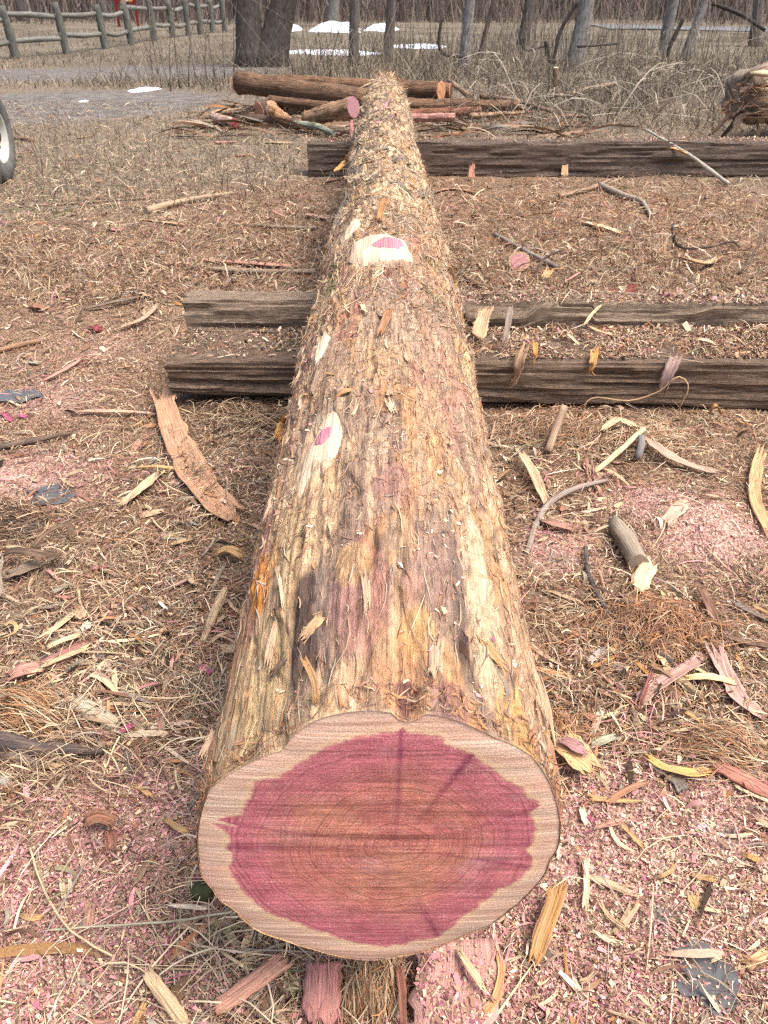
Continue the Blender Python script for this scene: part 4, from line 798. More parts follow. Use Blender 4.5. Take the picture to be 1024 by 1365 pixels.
stick('dead_branch', 'curved grey branch right of the log mid-way', [(702, 738), (716, 696), (735, 668, .01), (770, 650, .015), (810, 640)], [4, 4.5, 4.5, 3.5, 2.5], (.27, .22, .19), 'branch')
strip('bark_flake', 'reddish bark flakes beside the curved grey branch', [(720, 690), (745, 700, .012), (772, 706)], [12, 20, 10], (.34, .19, .14)); strip('bark_strip', 'curled orange bark at the near timber foot, right', [(944, 552, .03), (955, 540, .07), (962, 556, .02)], 9, (.42, .22, .09))
stub = stick('branch_stub', 'weathered grey branch stub with torn cream end, right of log', [(818, 696, .01), (834, 720, .01), (852, 752, .006)], [9, 13, 14], (.27, .225, .17), 'branch', seg=12, rough=.3)
strip('torn_end', 'torn cream end', [(846, 786, .004), (856, 772, .018), (868, 742, .018)], [16, 30, 16], (.66, .49, .31), parent=stub, thick=.015, curl=-.2)
stick('stick', 'thin dark curved stick with yellow tip in the right litter', [(781, 730, .01), (784, 763), (807, 810), (842, 845), (897, 884)], [3.2, 3.4, 4, 5, 4], (.065, .06, .06), ends=[(0, 'straw')]); strip('bark_tip', 'small yellow peeled tip touching the dark curved stick', [(790, 729), (780, 734), (782, 752)], 6, 'straw', h=.02)
strip('bark_slab', 'curved orange bark strip at the right edge', [(1022, 582, .03), (1010, 620, .02), (1006, 655, .015), (1016, 690, .01), (1034, 725)], [10, 16, 18, 16, 12], (.50, .30, .15), thick=.008)
strip('wood_plank', 'flat tan flake on the pale sawdust mound', [(884, 702), (900, 682, .006), (916, 663)], [22, 20, 18], (.56, .37, .27), 'wood', .006, .05); strip('bark_strip', 'red-brown dark strip below the sawdust mound', [(932, 778, .01), (946, 808, .02), (960, 843)], [9, 13, 9], (.16, .085, .06))
strip('bark_strip', 'pinkish frayed bark strip running to the lower right', [(945, 850, .02), (968, 900, .015), (990, 935, .01), (1030, 960)], [14, 24, 26, 20], (.40, .26, .215)); strip('bark_strip', 'frayed rosy fibre strip crossing the frayed pinkish strip', [(838, 948), (875, 915, .01), (915, 890, .015), (945, 868)], [20, 18, 14, 10], (.36, .22, .185))
strip('bark_strip', 'pale straw leaf-like strip in the right litter', [(908, 905, .012), (945, 902, .02), (986, 912, .01)], [6, 13, 6], (.66, .5, .25)); strip('bark_strip', 'dark brown strip reaching the right edge', [(962, 846, .01), (995, 856, .012), (1034, 862)], [7, 9, 8], (.13, .08, .06)); strip('bark_strip', 'grey dark strip at the right edge above the brown strip', [(975, 800, .01), (1000, 815), (1034, 830)], 9, (.17, .14, .125))
strip('wood_splinter', 'thin straw splinter beside the dark curved stick', [(872, 832), (882, 815, .01), (894, 797)], 4, 'straw', 'wood'); strip('wood_chip', 'weathered grey chip below the dark curved stick', [(782, 884), (810, 862)], [5, 12, 7], (.44, .38, .33), 'wood'); strip('wood_chip', 'orange splinter beside the weathered grey chip', [(790, 890), (820, 875, .008)], 6, 'orange', 'wood'); strip('wood_chip', 'amber splinter above the weathered grey chip', [(812, 870), (826, 856)], 8, 'yellow', 'wood')
strip('bark_strip', 'dark red pointed sliver in the right litter', [(852, 940, .01), (862, 915, .02), (872, 890, .03)], 6, (.2, .08, .07)); strip('wood_splinter', 'amber splinter slanting to the red plank', [(905, 942), (935, 962, .01), (962, 984)], [6, 10, 8], (.55, .33, .13), 'wood'); strip('wood_chip', 'pale split chip end of the dark curved stick', [(874, 866), (890, 890)], 10, 'straw', 'wood'); strip('bark_flake', 'flat pinkish-grey flake in right litter', [(820, 890), (838, 894)], 14, (.40, .30, .27))
strip('wood_splinter', 'orange diagonal splinter above the flat grey flake', [(846, 880), (868, 902)], 7, 'orange', 'wood'); strip('bark_flake', 'brown angular flake beside the log, lower right', [(780, 954), (806, 962)], 16, (.26, .13, .085)); strip('wood_splinter', 'amber splinter at far right below the pinkish strip', [(1000, 805), (1030, 820)], 6, 'yellow', 'wood')
# lower right
fl = strip('bark_flake', 'large amber bark flake with purple stain beside the cut end', [(738, 985, .04), (765, 1005, .035), (800, 1036, .008)], [26, 52, 22], (.54, .34, .17), thick=.006, curl=.3, rag=.2); strip('stain', 'purple stained corner', [(745, 984, .05), (765, 993, .05), (782, 1002, .04)], [10, 22, 8], (.32, .17, .17), parent=fl, thick=.002, curl=.2)
strip('bark_strip', 'grey-green lichened bit above the amber flake', [(786, 997), (805, 986, .01), (828, 982)], [8, 14, 8], (.31, .30, .21)); strip('bark_strip', 'yellow frayed bark strip in the lower right litter', [(856, 1004, .01), (885, 1022, .015), (920, 1030, .012), (958, 1026)], [8, 11, 14, 12], (.54, .34, .12)); strip('wood_chunk', 'dark grey weathered chunk under the yellow frayed strip', [(888, 1030), (902, 1042), (912, 1056)], 18, (.17, .145, .12), 'wood', .012); strip('wood_plank', 'red-brown split plank at the right edge', [(946, 1012, .012), (985, 1032, .014), (1040, 1060)], [18, 24, 26], (.36, .155, .115), 'wood', .016, -.2); strip('wood_splinter', 'thin cream sliver below the red-brown plank', [(978, 1046), (1000, 1058), (1034, 1072)], 5, 'cream', 'wood'); strip('bark_strip', 'dark strip leading into the red-brown plank', [(925, 1002), (950, 1012)], 9, (.13, .09, .075)); strip('bark_strip', 'dark rust bark strip left of the yellow frayed strip', [(806, 1072), (838, 1052, .01), (868, 1042)], [8, 10, 6], (.3, .15, .09)); strip('wood_splinter', 'upright cream splinter on the pink sawdust', [(781, 1142), (782, 1180, .01), (779, 1221)], [5, 8, 9], 'cream', 'wood'); strip('wood_splinter', 'short cream splinter above the upright cream one', [(774, 1075), (782, 1100)], 9, (.7, .56, .42), 'wood'); strip('bark_slab', 'rust-orange bark strip standing by the cut end, lower right', [(708, 1297), (720, 1255, .02), (735, 1215, .035), (748, 1172, .04)], [17, 24, 24, 18], (.42, .22, .085), thick=.008); strip('wood_chip', 'yellow chip on the pink sawdust', [(922, 1190), (928, 1212)], 15, 'yellow', 'wood'); strip('wood_chip', 'thin tan chip right of the yellow chip', [(934, 1210), (964, 1216)], 6, 'straw', 'wood'); strip('wood_chip', 'tan chip at the right edge on sawdust', [(992, 1288), (1010, 1278, .006), (1028, 1270)], 16, (.5, .31, .16), 'wood')
strip('bark_strip', 'thin brown strip lying below the rust-orange bark strip', [(752, 1260), (755, 1290), (757, 1315)], 4, 'orange'); strip('wood_chip', 'dark magenta chip near the cut end rim', [(784, 1086), (792, 1096)], 9, (.28, .06, .11), 'wood'); strip('wood_chip', 'orange-brown chip at the right edge of the sawdust', [(995, 1140), (1015, 1148)], 10, 'orange', 'wood')
# under the cut end
slab = strip('wood_slab', 'rounded slab dusted with pink sawdust under the cut end', [(612, 1240, .035), (612, 1290, .035), (604, 1345, .03), (600, 1385, .025)], [80, 108, 124, 90], (.47, .25, .21), 'wood', .03, -.06, rag=.06); strip('bark_rim', 'orange bark rim of the slab', [(664, 1262, .036), (668, 1300, .034), (656, 1338, .03), (628, 1362, .026)], [7, 11, 13, 12], (.48, .26, .12), parent=slab, thick=.03)
strip('wood_block', 'rosy split wood block under the cut end', [(432, 1270, .03), (430, 1310, .035), (426, 1372, .02)], [44, 54, 50], (.44, .20, .17), 'wood', .04, -.25); strip('wood_splinter', 'orange-pink split piece left of the rosy block', [(284, 1345, .012), (330, 1312, .02), (384, 1272, .02)], [22, 28, 24], (.54, .28, .19), 'wood', .018, -.2); strip('bark_strip', 'red-brown strip between orange tuft and dusted slab', [(530, 1280, .03), (536, 1320, .03), (538, 1375, .02)], [10, 12, 10], (.28, .12, .08)); strip('wood_splinter', 'cream splinter lying on the dusted slab', [(608, 1262, .05), (628, 1292, .05), (648, 1324, .045)], [6, 12, 4], 'straw', 'wood')
# lower left
strip('wood_splinter', 'big tan splinter at the bottom left', [(190, 1287, .02), (215, 1320, .02), (255, 1375, .012)], [10, 18, 20], (.57, .41, .24), 'wood', .01, -.2); strip('dry_leaf', 'large brown curled dry leaf on the pink chips', [(112, 1102, .012), (130, 1092, .02), (152, 1100, .012)], [14, 24, 12], (.25, .12, .075), 'leaf', .002, .8); strip('dry_leaf', 'smaller brown leaf fold below the large leaf', [(145, 1106), (150, 1122, .012), (148, 1136)], [10, 20, 10], (.27, .12, .085), 'leaf', .002, .6); strip('wood_splinter', 'white-cream splinter left of the cut end', [(222, 1206, .01), (255, 1209, .015), (287, 1212, .01)], [4, 7, 4], (.72, .6, .44), 'wood'); strip('wood_splinter', 'yellow frayed splinter left of the cut end', [(216, 1090), (234, 1102, .01), (252, 1112)], [5, 8, 10], 'yellow', 'wood'); strip('wood_splinter', 'cream sliver left pair member nearer the leaf', [(82, 1172), (86, 1200)], 7, 'straw', 'wood'); strip('wood_splinter', 'cream sliver right pair member', [(93, 1168), (94, 1190)], 5, 'cream', 'wood'); stick('twig', 'small dark upright twig below the dark rotten branch', [(168, 1000), (170, 1018), (168, 1038)], 4, (.13, .12, .1), 'twig'); strip('wood_splinter', 'thin tan sliver slanting in the lower left', [(285, 1262), (320, 1285, .01), (335, 1298)], 4, 'straw', 'wood'); strip('wood_splinter', 'tan sliver leaning toward the cut end, lower left', [(222, 1160), (232, 1142)], 4, 'grey', 'wood'); stick('twig', 'long pale grass stalk crossing the lower left', [(60, 1240), (130, 1235, .02), (230, 1228, .02), (310, 1215, .02)], 1.6, (.4, .38, .26), 'stalk'); stick('twig', 'curving pale stalk at lower left', [(40, 1130, .01), (60, 1190, .02), (95, 1240, .02), (150, 1275, .01)], 1.7, 'straw', 'stalk'); stick('twig', 'pale arched stalk near the white-cream splinter', [(200, 1310, .01), (240, 1280, .03), (290, 1262, .02)], 1.8, (.5, .42, .3), 'stalk')
mb = MB(); p = P(271, 1192, .012); mb.tube([p + [-.016, 0, -.012], p + [-.008, .002, .004], p + [.006, 0, .006], p + [.016, -.002, -.01]], [.010, .018, .018, .009], 10, .35, True, 5); tag(mb.build('stone', M['moss'], color=(.2, .2, .12)), 'mossy dark lump beside the lower left of cut end', 'stone')
mb = MB(); p = P(6, 1043, .008); mb.tube([p + [-.014, 0, -.006], p + [-.006, .002, .003], p + [.006, 0, .003], p + [.013, -.002, -.006]], [.007, .013, .013, .006], 10, .2, True, 9); tag(mb.build('stone', M['cut'], color=(.42, .39, .35)), 'pale grey pebble at the left edge', 'stone')
for (cn, k_, lab) in [((.42, .29, .185), 90, 'tan'), ((.25, .16, .105), 70, 'brown'), ((.60, .47, .32), 60, 'cream'), ((.38, .20, .15), 45, 'reddish'), ((.27, .225, .175), 45, 'greyish'), ((.45, .27, .12), 40, 'amber')]:
    mb = MB(); xs, ys = wedge(k_ * 3, .55, 5.5, 1.25); ok_ = keep_out(xs, ys) & (rng.random(len(xs)) > .6 * np.clip(zone(PINK, xs, ys), 0, 1)) & (np.abs(xs - .01) > .30); xs, ys = xs[ok_][:k_], ys[ok_][:k_]
    for x_, y_ in zip(xs, ys):
        Ls = float(rng.lognormal(math.log(.075), .4)); wm_ = float(rng.lognormal(math.log(.011), .4)); a_ = rng.uniform(0, 6.28); b_ = a_ + rng.normal(0, .3); z_ = lambda X, Y: float(G(X, Y)) + .010
        pts3 = [(x_ - math.cos(a_) * Ls / 2, y_ - math.sin(a_) * Ls / 2), (x_, y_), (x_ + math.cos(b_) * Ls / 2, y_ + math.sin(b_) * Ls / 2)]; w3 = [np.array([X, Y, z_(X, Y) + (abs(rng.normal(0, .008)) if q_ != 1 else .004)]) for q_, (X, Y) in enumerate(pts3)]
        strip('', '', None, wm_ * FPX / depth(w3[1]), 'tan', world=w3, n=7, collect=mb, thick=.003, curl=float(rng.uniform(-.3, .5)), rag=.2, twist=float(rng.normal(0, .6)))
    stuff(mb.build('bark_slivers', M['wood'], color=cn), lab + ' torn bark slivers scattered through the litter', 'bark litter')
# long peeling strips of bark on the log, lifted at an end
for (cn, k_, s0_, s1_, sp_) in [((.42, .29, .185), 46, .05, 3.0, .12), ((.27, .19, .13), 40, .05, 3.2, .15), ((.52, .39, .25), 26, .1, 3., .12), ((.42, .24, .11), 34, .1, 6., .5), ((.40, .30, .20), 120, 2.6, 7.8, .5), ((.17, .15, .115), 110, 2.6, 7.8, .5), ((.55, .43, .28), 80, 2.6, 7.8, .5), ((.14, .15, .085), 40, 3.2, 7.2, .5)]:
    mb = MB()
    for _ in range(k_):
        ss_ = float(rng.uniform(s0_, s1_)); th_ = float(rng.uniform(-1.5, 1.5)); Ls = float(rng.lognormal(math.log(.085), .45)); wm_ = float(rng.lognormal(math.log(.0085 if s0_ < 2 else .016), .45)); Ls *= 1 if s0_ < 2 else 1.5; yw = rng.normal(0, sp_); w3 = []
        if any(((th_ * .24 - a) / (c + .02)) ** 2 + ((ss_ - b) / (d + .05)) ** 2 < 1 for (a, b, c, d) in SCARS): continue
        lf = rng.random(3) * np.array([.012, .002, .006])
        for q_, l_ in zip((-.5, 0, .5), lf):
            s2 = min(max(ss_ + q_ * Ls * math.cos(yw), .01), S[-1] - .05); t2 = th_ + q_ * Ls * math.sin(yw) / .24; i_ = min(np.searchsorted(S, s2), ns - 1); j_ = min(np.searchsorted(TH, t2), ntm - 1)
            w3.append(LV[i_, j_] + np.array([math.sin(t2), 0, math.cos(t2)]) * (.0025 + l_))
        if abs(th_) > 1.2 and rng.random() < .5: continue
        strip('', '', None, wm_ * FPX / depth(w3[1]), 'tan', world=w3, n=8, collect=mb, thick=.002, curl=.05, rag=.25, twist=float(rng.normal(0, .2)))
    o = mb.build('peeling_strips', M['wood'], LOG, color=cn); o['kind'] = 'stuff'
# loose bark bits lying on the log, parts of it
def log_piece(name, pts, wpx, col, lift=.006, **k):
    wpts = []
    for (a, b, *hh) in pts:
        i, j = on_log(a, b); p = LV[i, j].copy(); nrm = np.array([math.sin(TH[j]), 0, math.cos(TH[j])]); wpts.append(p + nrm * (lift + (hh[0] if hh else 0)))
    strip(name, '', None, wpx, col, world=wpts, parent=LOG, **k)
log_piece('bark_flake', [(406, 856), (418, 838), (434, 820)], 17, (.46, .30, .16), .003, curl=.06)
log_piece('bark_splinter', [(422, 945), (427, 925, .02), (421, 905, .04)], [8, 12, 7], (.34, .19, .08), .004, curl=.1)
log_piece('bark_flake', [(365, 905), (376, 893), (386, 880)], 9, (.10, .065, .05), .008)
log_piece('bark_flake', [(378, 590), (394, 560, .012), (412, 540)], [16, 20, 12], (.50, .25, .08), .012)
log_piece('bark_flake', [(505, 452), (514, 435, .014), (522, 412)], [8, 12, 8], (.32, .16, .08), .008)
log_piece('bark_flake', [(445, 535), (462, 527, .008), (476, 522)], [9, 12, 7], (.42, .24, .10), .004, curl=.1)
log_piece('bark_flake', [(478, 196), (470, 215, .03), (462, 232, .05)], [10, 10, 7], (.52, .29, .10), .01)
log_piece('bark_flake', [(506, 302), (510, 290, .02), (515, 280, .03)], [8, 10, 6], (.34, .16, .06), .015)
log_piece('bark_flake', [(592, 355), (600, 372), (604, 392)], [8, 12, 8], (.5, .32, .14), .008)

n = 2600; p = P(608, 1310, .04); x = p[0] + rng.uniform(-.07, .07, n); y = p[1] + rng.uniform(-.075, .075, n); k = ((x - p[0]) / .068) ** 2 + ((y - p[1]) / .078) ** 2 < 1; x, y = x[k], y[k]; n = len(x); L = rng.lognormal(math.log(.0055), .5, n)
stuff(chips('slab_sawdust', np.stack([x, y, np.full(n, p[2] + .0)], 1), L, L * rng.uniform(.3, .7, n), PAL[rng.choice([0, 0, 1, 1, 1, 2, 9, 6], n)] * rng.uniform(.75, 1.2, (n, 1)), M['litter']), 'pink sawdust lying on the rounded slab under the cut end', 'sawdust')
x, y = wedge(14000, .5, 5, 1.5); k = keep_out(x, y) & (rng.random(len(x)) > .92 * np.clip(zone(PINK, x, y), 0, 1)); x, y = x[k], y[k]; n = len(x)
stuff(fibres('loose_fibres', x, y, rng.lognormal(math.log(.035), .5, n), rng.lognormal(math.log(.0014), .4, n) * (1 + .1 * y), rng.uniform(0, 6.28, n), rng.normal(0, .9, n), np.abs(rng.normal(0, .006, n)), rng.normal(0, .01, n), pick(weights(x, y, 'fibre')), M['litter'], 3, .016), 'loose fibres strewn on top of the litter and strips', 'bark litter')
n = 420; x = rng.uniform(-2.2, 2.2, n); y = rng.uniform(8.9, 11.2, n); k = np.abs(x) > .22; x, y = x[k], y[k]; n = len(x)
stuff(fibres('pile_debris', x, y, rng.uniform(.12, .6, n), rng.uniform(.012, .035, n), rng.normal(0, .5, n), rng.normal(0, .3, n), rng.uniform(.0, .04, n), rng.normal(0, .06, n), PAL[rng.choice([2, 3, 4, 4, 4, 9, 5, 5, 8], n)] * rng.uniform(.55, .95, (n, 1)), M['scraps'], 4, .01), 'bark slabs and broken branch debris around the log pile', 'debris')
n = 1500; y = rng.uniform(9.5, 19, n); x = rng.uniform(.08, .62, n) * y; k = fbm(x * .7, y * .7, 511, 2) > rng.uniform(.2, .7, n); x, y = x[k], y[k]; n = len(x)
stuff(fibres('brush_twigs', x, y, rng.uniform(.3, 1.3, n), rng.uniform(.006, .014, n), rng.uniform(0, 6.28, n), rng.normal(0, .7, n), rng.uniform(.02, .25, n), rng.normal(0, .25, n), np.array([(.28, .24, .19), (.36, .31, .24), (.14, .11, .09)])[rng.integers(0, 3, n)] * rng.uniform(.7, 1.2, (n, 1)), M['stems'], 5, .02), 'bent grey twigs tangled in the dead brush at right', 'twigs')
# ------------------------------------------------------------------ puddles and wet hollows
for (a, b, rx, ry, sd_) in [(72, 662, .085, .06, 3), (22, 706, .08, .045, 5), (22, 530, .10, .06, 8), (936, 1302, .05, .06, 11)]:
    p = P(a, b); o = patch('puddle', p[0], p[1], rx, ry, .010, M['water'], sd_, flat=True, nr=3); o['kind'] = 'structure'
# ------------------------------------------------------------------ log pile behind
def plog(label, a, b, da, db, r, col, ends=((0, (.40, .2, .12)), (1, (.40, .2, .12))), name='pile_log', cat='log', rough=.14, mid=None, zc=False):
    A, B = Q(*a, da), Q(*b, db); w3 = [A, B] if mid is None else [A, Q(*mid[:2], mid[2]), B]
    d = depth((A + B) / 2); rp = [q * FPX / d for q in r] if isinstance(r, (list, tuple)) else r * FPX / d
    return stick(name, label, None, rp, col, cat, world=w3, seg=14, rough=rough, mat='pile', ends=ends, n=14)
plog('thick stripped brown log on top of the pile, left of the log tip', (320, 110), (492, 133), 11.3, 10.4, [.125, .115], (.19, .115, .07))
plog('long orange-brown log behind the top pile log', (380, 110), (600, 121), 11.9, 11.2, .085, (.21, .12, .07))
plog('short log with bright cut end right of the log tip', (530, 119), (588, 121), 10.8, 10.5, .10, (.18, .105, .06), ends=((1, (.50, .25, .13)),))
plog('thin branch log beneath the thick pile log', (360, 134), (470, 146), 10.6, 10.1, .055, (.17, .10, .06)); plog('dark log low in the pile left of the tip', (345, 148), (400, 140), 10.4, 10.9, .10, (.11, .08, .06))
plog('low brown log right of the tip in the pile', (535, 140), (690, 141), 10.4, 10.6, [.08, .06], (.19, .115, .07)); plog('reddish log lying under the right side of the pile', (540, 152), (640, 150), 10.0, 10.4, .06, (.22, .10, .06))
plog('tan log stub with magenta cut end beside the log', (408, 158), (470, 143), 9.4, 9.0, [.07, .10], (.40, .25, .15), ends=((1, (.34, .17, .19)),)); plog('orange forked stub standing left of the magenta-ended stub', (388, 163), (362, 148), 9.7, 9.8, [.045, .075], (.40, .23, .12), ends=((1, (.52, .36, .26)),)); plog('upright dark stub behind the orange forked stub', (362, 155), (362, 138), 9.9, 9.9, .055, (.32, .2, .14))
plog('small pale log stub with dark red end at left of the pile', (284, 156), (312, 164), 9.9, 9.5, .05, (.45, .32, .24), ends=((1, (.25, .07, .06)),)); plog('rosy peeled branch with pink end right of the log', (545, 157), (606, 156), 9.4, 9.4, .04, (.50, .26, .21), ends=((1, (.5, .2, .2)),)); plog('green-grey lichened branch in front of the stubs', (392, 166), (445, 178), 9.3, 8.8, [.04, .025], (.32, .34, .26), ends=None, name='pile_branch', cat='branch', mid=(420, 168, 9.1)); plog('long pale broken branch in the brush right of the pile', (740, 132), (820, 112), 12.2, 12.4, [.05, .03], (.36, .27, .18), ends=None, name='pile_branch', cat='branch', mid=(790, 118, 12.3))
plog('bare brown branch crossing right side of the pile', (600, 108), (625, 128), 11.4, 10.8, .03, (.33, .23, .15), ends=None, name='pile_branch', cat='branch'); plog('tan branch low on the right of the pile', (625, 155), (700, 150), 10.0, 10.2, [.03, .02], (.36, .24, .15), ends=None, name='pile_branch', cat='branch'); plog('thin crooked branch on the ground right of pile', (640, 128), (740, 150), 11.3, 10.2, [.035, .02], (.27, .19, .13), ends=None, name='pile_branch', cat='branch', mid=(690, 135, 10.8)); plog('stick standing with pale sawn top behind the far timber', (740, 118), (741, 90), 12.1, 12.1, .03, (.22, .14, .09), ends=((1, (.75, .6, .4)),), name='cut_stem', cat='stem'); plog('pale peeled hook of branch in the brush', (800, 140), (822, 110), 11.6, 11.6, .022, (.42, .33, .22), ends=None, name='pile_branch', cat='branch', mid=(802, 118, 11.6)); plog('short log lying in shadow at the foot of the pile', (330, 158), (400, 165), 10.0, 9.6, .05, (.15, .10, .07)); plog('pink splintered piece beside the magenta-ended stub', (468, 160), (470, 186), 9.0, 8.6, .02, (.5, .2, .2), ends=None, name='pile_branch', cat='wood')
# right-hand torn log on props
rl = empty('torn_log', Q(1010, 175, 8.6)); tag(rl, 'torn shaggy log butt with splintered legs at the right edge', 'log')
mb = MB(); mb.tube(spline([Q(984, 132, 8.58), Q(1000, 128, 8.66), Q(1040, 128, 8.9), Q(1100, 130, 9.3), Q(1200, 136, 9.9)], 34), np.interp(np.linspace(0, 1, 34), [0, .05, .2, 1], [.17, .20, .23, .25]), 24, .5, True, 8); mb.build('trunk', M['pile'], rl, color=(.30, .235, .175))
rs = np.random.default_rng(5)
for k in range(7):                                      # splintered bark round the torn end
    a_ = rs.uniform(0, 6.28); A = Q(990, 130, 8.5) + np.array([0, -.06 + .10 * math.cos(a_), .16 * math.sin(a_)]); B = A + np.array([-rs.uniform(.05, .2), rs.normal(-.04, .04), -abs(rs.normal(.02, .08))]); C_ = A + np.array([.3, .02, .0])
    strip('bark_slab', '', None, float(rs.uniform(5, 12)), [(.24, .15, .10), (.16, .10, .075), (.34, .23, .15), (.12, .085, .07)][k % 4], world=[C_, A, B], parent=rl, thick=.012, rag=.2)
for (a, b, c_, wd) in [((978, 146), (942, 184), (.18, .10, .065), 7), ((986, 150), (962, 184), (.08, .055, .045), 8), ((1006, 150), (1010, 186), (.16, .10, .07), 5), ((1016, 150), (1034, 192), (.13, .085, .06), 10)]:
    A = Q(*a, 8.5); B = Q(*b, 8.45); strip('splinter', '', None, wd, c_, world=[A, (A + B) / 2 + [.02, 0, .01], B], parent=rl, thick=.02, rag=.15)
for (a, b, rr0) in [((1000, 98), (1034, 98), .06), ((1006, 118), (1040, 122), .05)]:
    mb = MB(); mb.tube([Q(*a, 8.40), Q((a[0] + b[0]) / 2, (a[1] + b[1]) / 2, 8.36), Q(*b, 8.42)], [.03, rr0, .03], 8, .3, True, 6, squash=.5); mb.build('pale_wood', M['wood'], rl, color=(.52, .42, .27))
n = 260; A = rng.uniform(0, 1, n); pxs = 960 + 90 * A; base = np.array([Q(p_, 152 - 44 * min(1, (p_ - 955) / 25) * rng.random(), 8.36) for p_ in pxs])
stuff(fibres('torn_fibres', base[:, 0], base[:, 1] - .06, rng.uniform(.04, .14, n), rng.uniform(.004, .01, n), rng.normal(1.2, .8, n), rng.normal(0, .8, n), np.zeros(n), rng.normal(0, .03, n), PAL[rng.choice([2, 4, 4, 5, 3], n)], M['litter'], 3, 0., lambda X, Y: np.repeat(base[:, 2:3], 4, 1)), 'shaggy fibres on the torn log butt at right edge', 'bark fibre')
# stick with straw tuft leaning on the far timber
stick('stick', 'pale bent stick leaning on the far timber, right', None, [1.5, 2, 3, 2.5], (.36, .34, .28), world=[Q(860, 172, 7.3), Q(912, 202, 6.98), Q(940, 222, 6.9), P(972, 246, .02)])
strip('straw_tuft', 'yellow straw tuft on the bent stick at the far timber', None, [6, 16, 8], 'yellow', world=[Q(893, 196, 6.96), Q(906, 202, 6.94), Q(918, 206, 6.93)])
for (a, b, lab) in [(628, 232, 'upright rusty bark splinter before the far timber beside the log'), (752, 228, 'upright pale splinter before the far timber mid-way')]: strip('bark_splinter', lab, [(a, b + 8), (a + 2, b - 14, .1)], [9, 5], 'redtan' if a < 700 else 'tan')

# ------------------------------------------------------------------ wheel at the left edge
wc = Q(-17, 178, 6.85); Rw = .335; wz = float(G(wc[0], wc[1])); wc[2] = wz + Rw - .01
WH = empty('wheel', (wc[0], wc[1], wz)); tag(WH, 'grey tyre on a white rim cut off by the left edge', 'wheel')
def lathe(prof, seg=56, ax=.10):
    th = np.linspace(0, 2 * np.pi, seg, endpoint=False); V = []
    yaw = .10; e1 = np.array([math.cos(yaw), math.sin(yaw), 0]); e2 = np.array([-math.sin(yaw), math.cos(yaw), 0])
    for (x_, r_) in prof: V += [wc + e1 * x_ + (e2 * math.cos(a) + np.array([0, 0, 1.]) * math.sin(a)) * r_ for a in th]
    F = [[i * seg + j, i * seg + (j + 1) % seg, (i + 1) * seg + (j + 1) % seg, (i + 1) * seg + j] for i in range(len(prof) - 1) for j in range(seg)]
    return np.array(V), F
V, F = lathe([(-.09, .19), (-.105, .24), (-.10, .30), (-.085, .325), (-.05, .334), (-.03, .335), (-.03, .326), (-.015, .326), (-.015, .335), (.015, .335), (.015, .326), (.03, .326), (.03, .335), (.05, .334), (.085, .325), (.10, .30), (.107, .27), (.105, .24), (.095, .215), (.085, .198), (.06, .195)]); ty = mk('tyre', V, F, M['rubber'], WH)
V, F = lathe([(-.08, .19), (.085, .198), (.09, .19), (.075, .18), (.03, .172), (.015, .15), (.03, .11), (.05, .085), (.052, .06)]); mk('rim', V, F, M['rim'], WH)
V, F = lathe([(.0, .062), (.075, .055), (.085, .04), (.086, .002)], 24); mk('hub', V, F, M['hub'], WH)
for k in range(5):
    V, F = lathe([(.04, .012), (.062, .012), (.064, .001)], 8); a = k * 2 * math.pi / 5; V = V + np.array([0, math.cos(a) * .085, math.sin(a) * .085]); mk('lug_nut', V, F, M['hub'], WH)
mb = MB(); mb.tube([wc + [-.06, 0, 0], wc + [-.9, -.09, 0]], [.035, .035], 10); mb.build('axle', M['hub'], WH)
stick('dead_branch', 'dark block of wood lying against the wheel', None, [9, 11, 9], 'dark', 'wood', world=[P(-40, 232, .07), P(-10, 230, .07), P(10, 226, .06)], rough=.3)

# ------------------------------------------------------------------ split-rail fence and sign
FE = empty('rail_fence', P(140, 66)); tag(FE, 'grey weathered split-rail fence with lichen beyond the muddy track', 'fence')
posts = [(-60, 84), (22, 78), (90, 72), (142, 66), (176, 60), (206, 54), (231, 50.5), (252, 48), (268, 46), (284, 44), (300, 42.5)]
pb = []
for k, (a, b) in enumerate(posts):
    p = P(a, b); pb.append(p); mb = MB(); sd_ = k * 3 + 1; lean = np.array([-.10 if k < 5 else -.03, 0, 1.15 + .06 * ((k * 7) % 3 - 1)])
    mb.tube(spline([p - [0, 0, .15], p + lean * .5 + [.01, 0, 0], p + lean], 9), np.linspace(.115, .095, 9), 8, .3, True, sd_); mb.build('post', M['fence'], FE, color=(.10, .098, .09))
for k in range(len(pb) - 1):
    for hz in (.42, .92):
        A = pb[k] + [0, .02 * (k % 2), hz + .05 * ((k * 5 + int(hz * 10)) % 3 - 1)]; B = pb[k + 1] + [0, .02, hz + .05 * ((k * 3) % 3 - 1)]; d = (B - A); A = A - d * .06 + [-.12 * hz, 0, 0]; B = B + d * .06 + [-.12 * hz, 0, 0]
        mb = MB(); mb.tube(spline([A, (A + B) / 2 + [0, 0, -.03 + .05 * ((k * 11) % 3 - 1)], B], 9), np.array([.045, .06, .065, .065, .07, .065, .065, .06, .045]), 7, .25, True, k * 5 + 2); mb.build('rail', M['fence'], FE, color=(.17, .165, .152) if (k + int(hz * 2)) % 3 else (.15, .138, .122))
sp = P(172, 36); SG = empty('notice_board', sp); tag(SG, 'dark red notice board with orange panel beyond the fence', 'sign')
for s_ in (-1, 1):
    mb = MB(); mb.box(sp + [s_ * .42, 0, 1.0], [.05, 0, 0], [0, .05, 0], [0, 0, 1.05]); mb.build('post', M['signred'], SG, False)
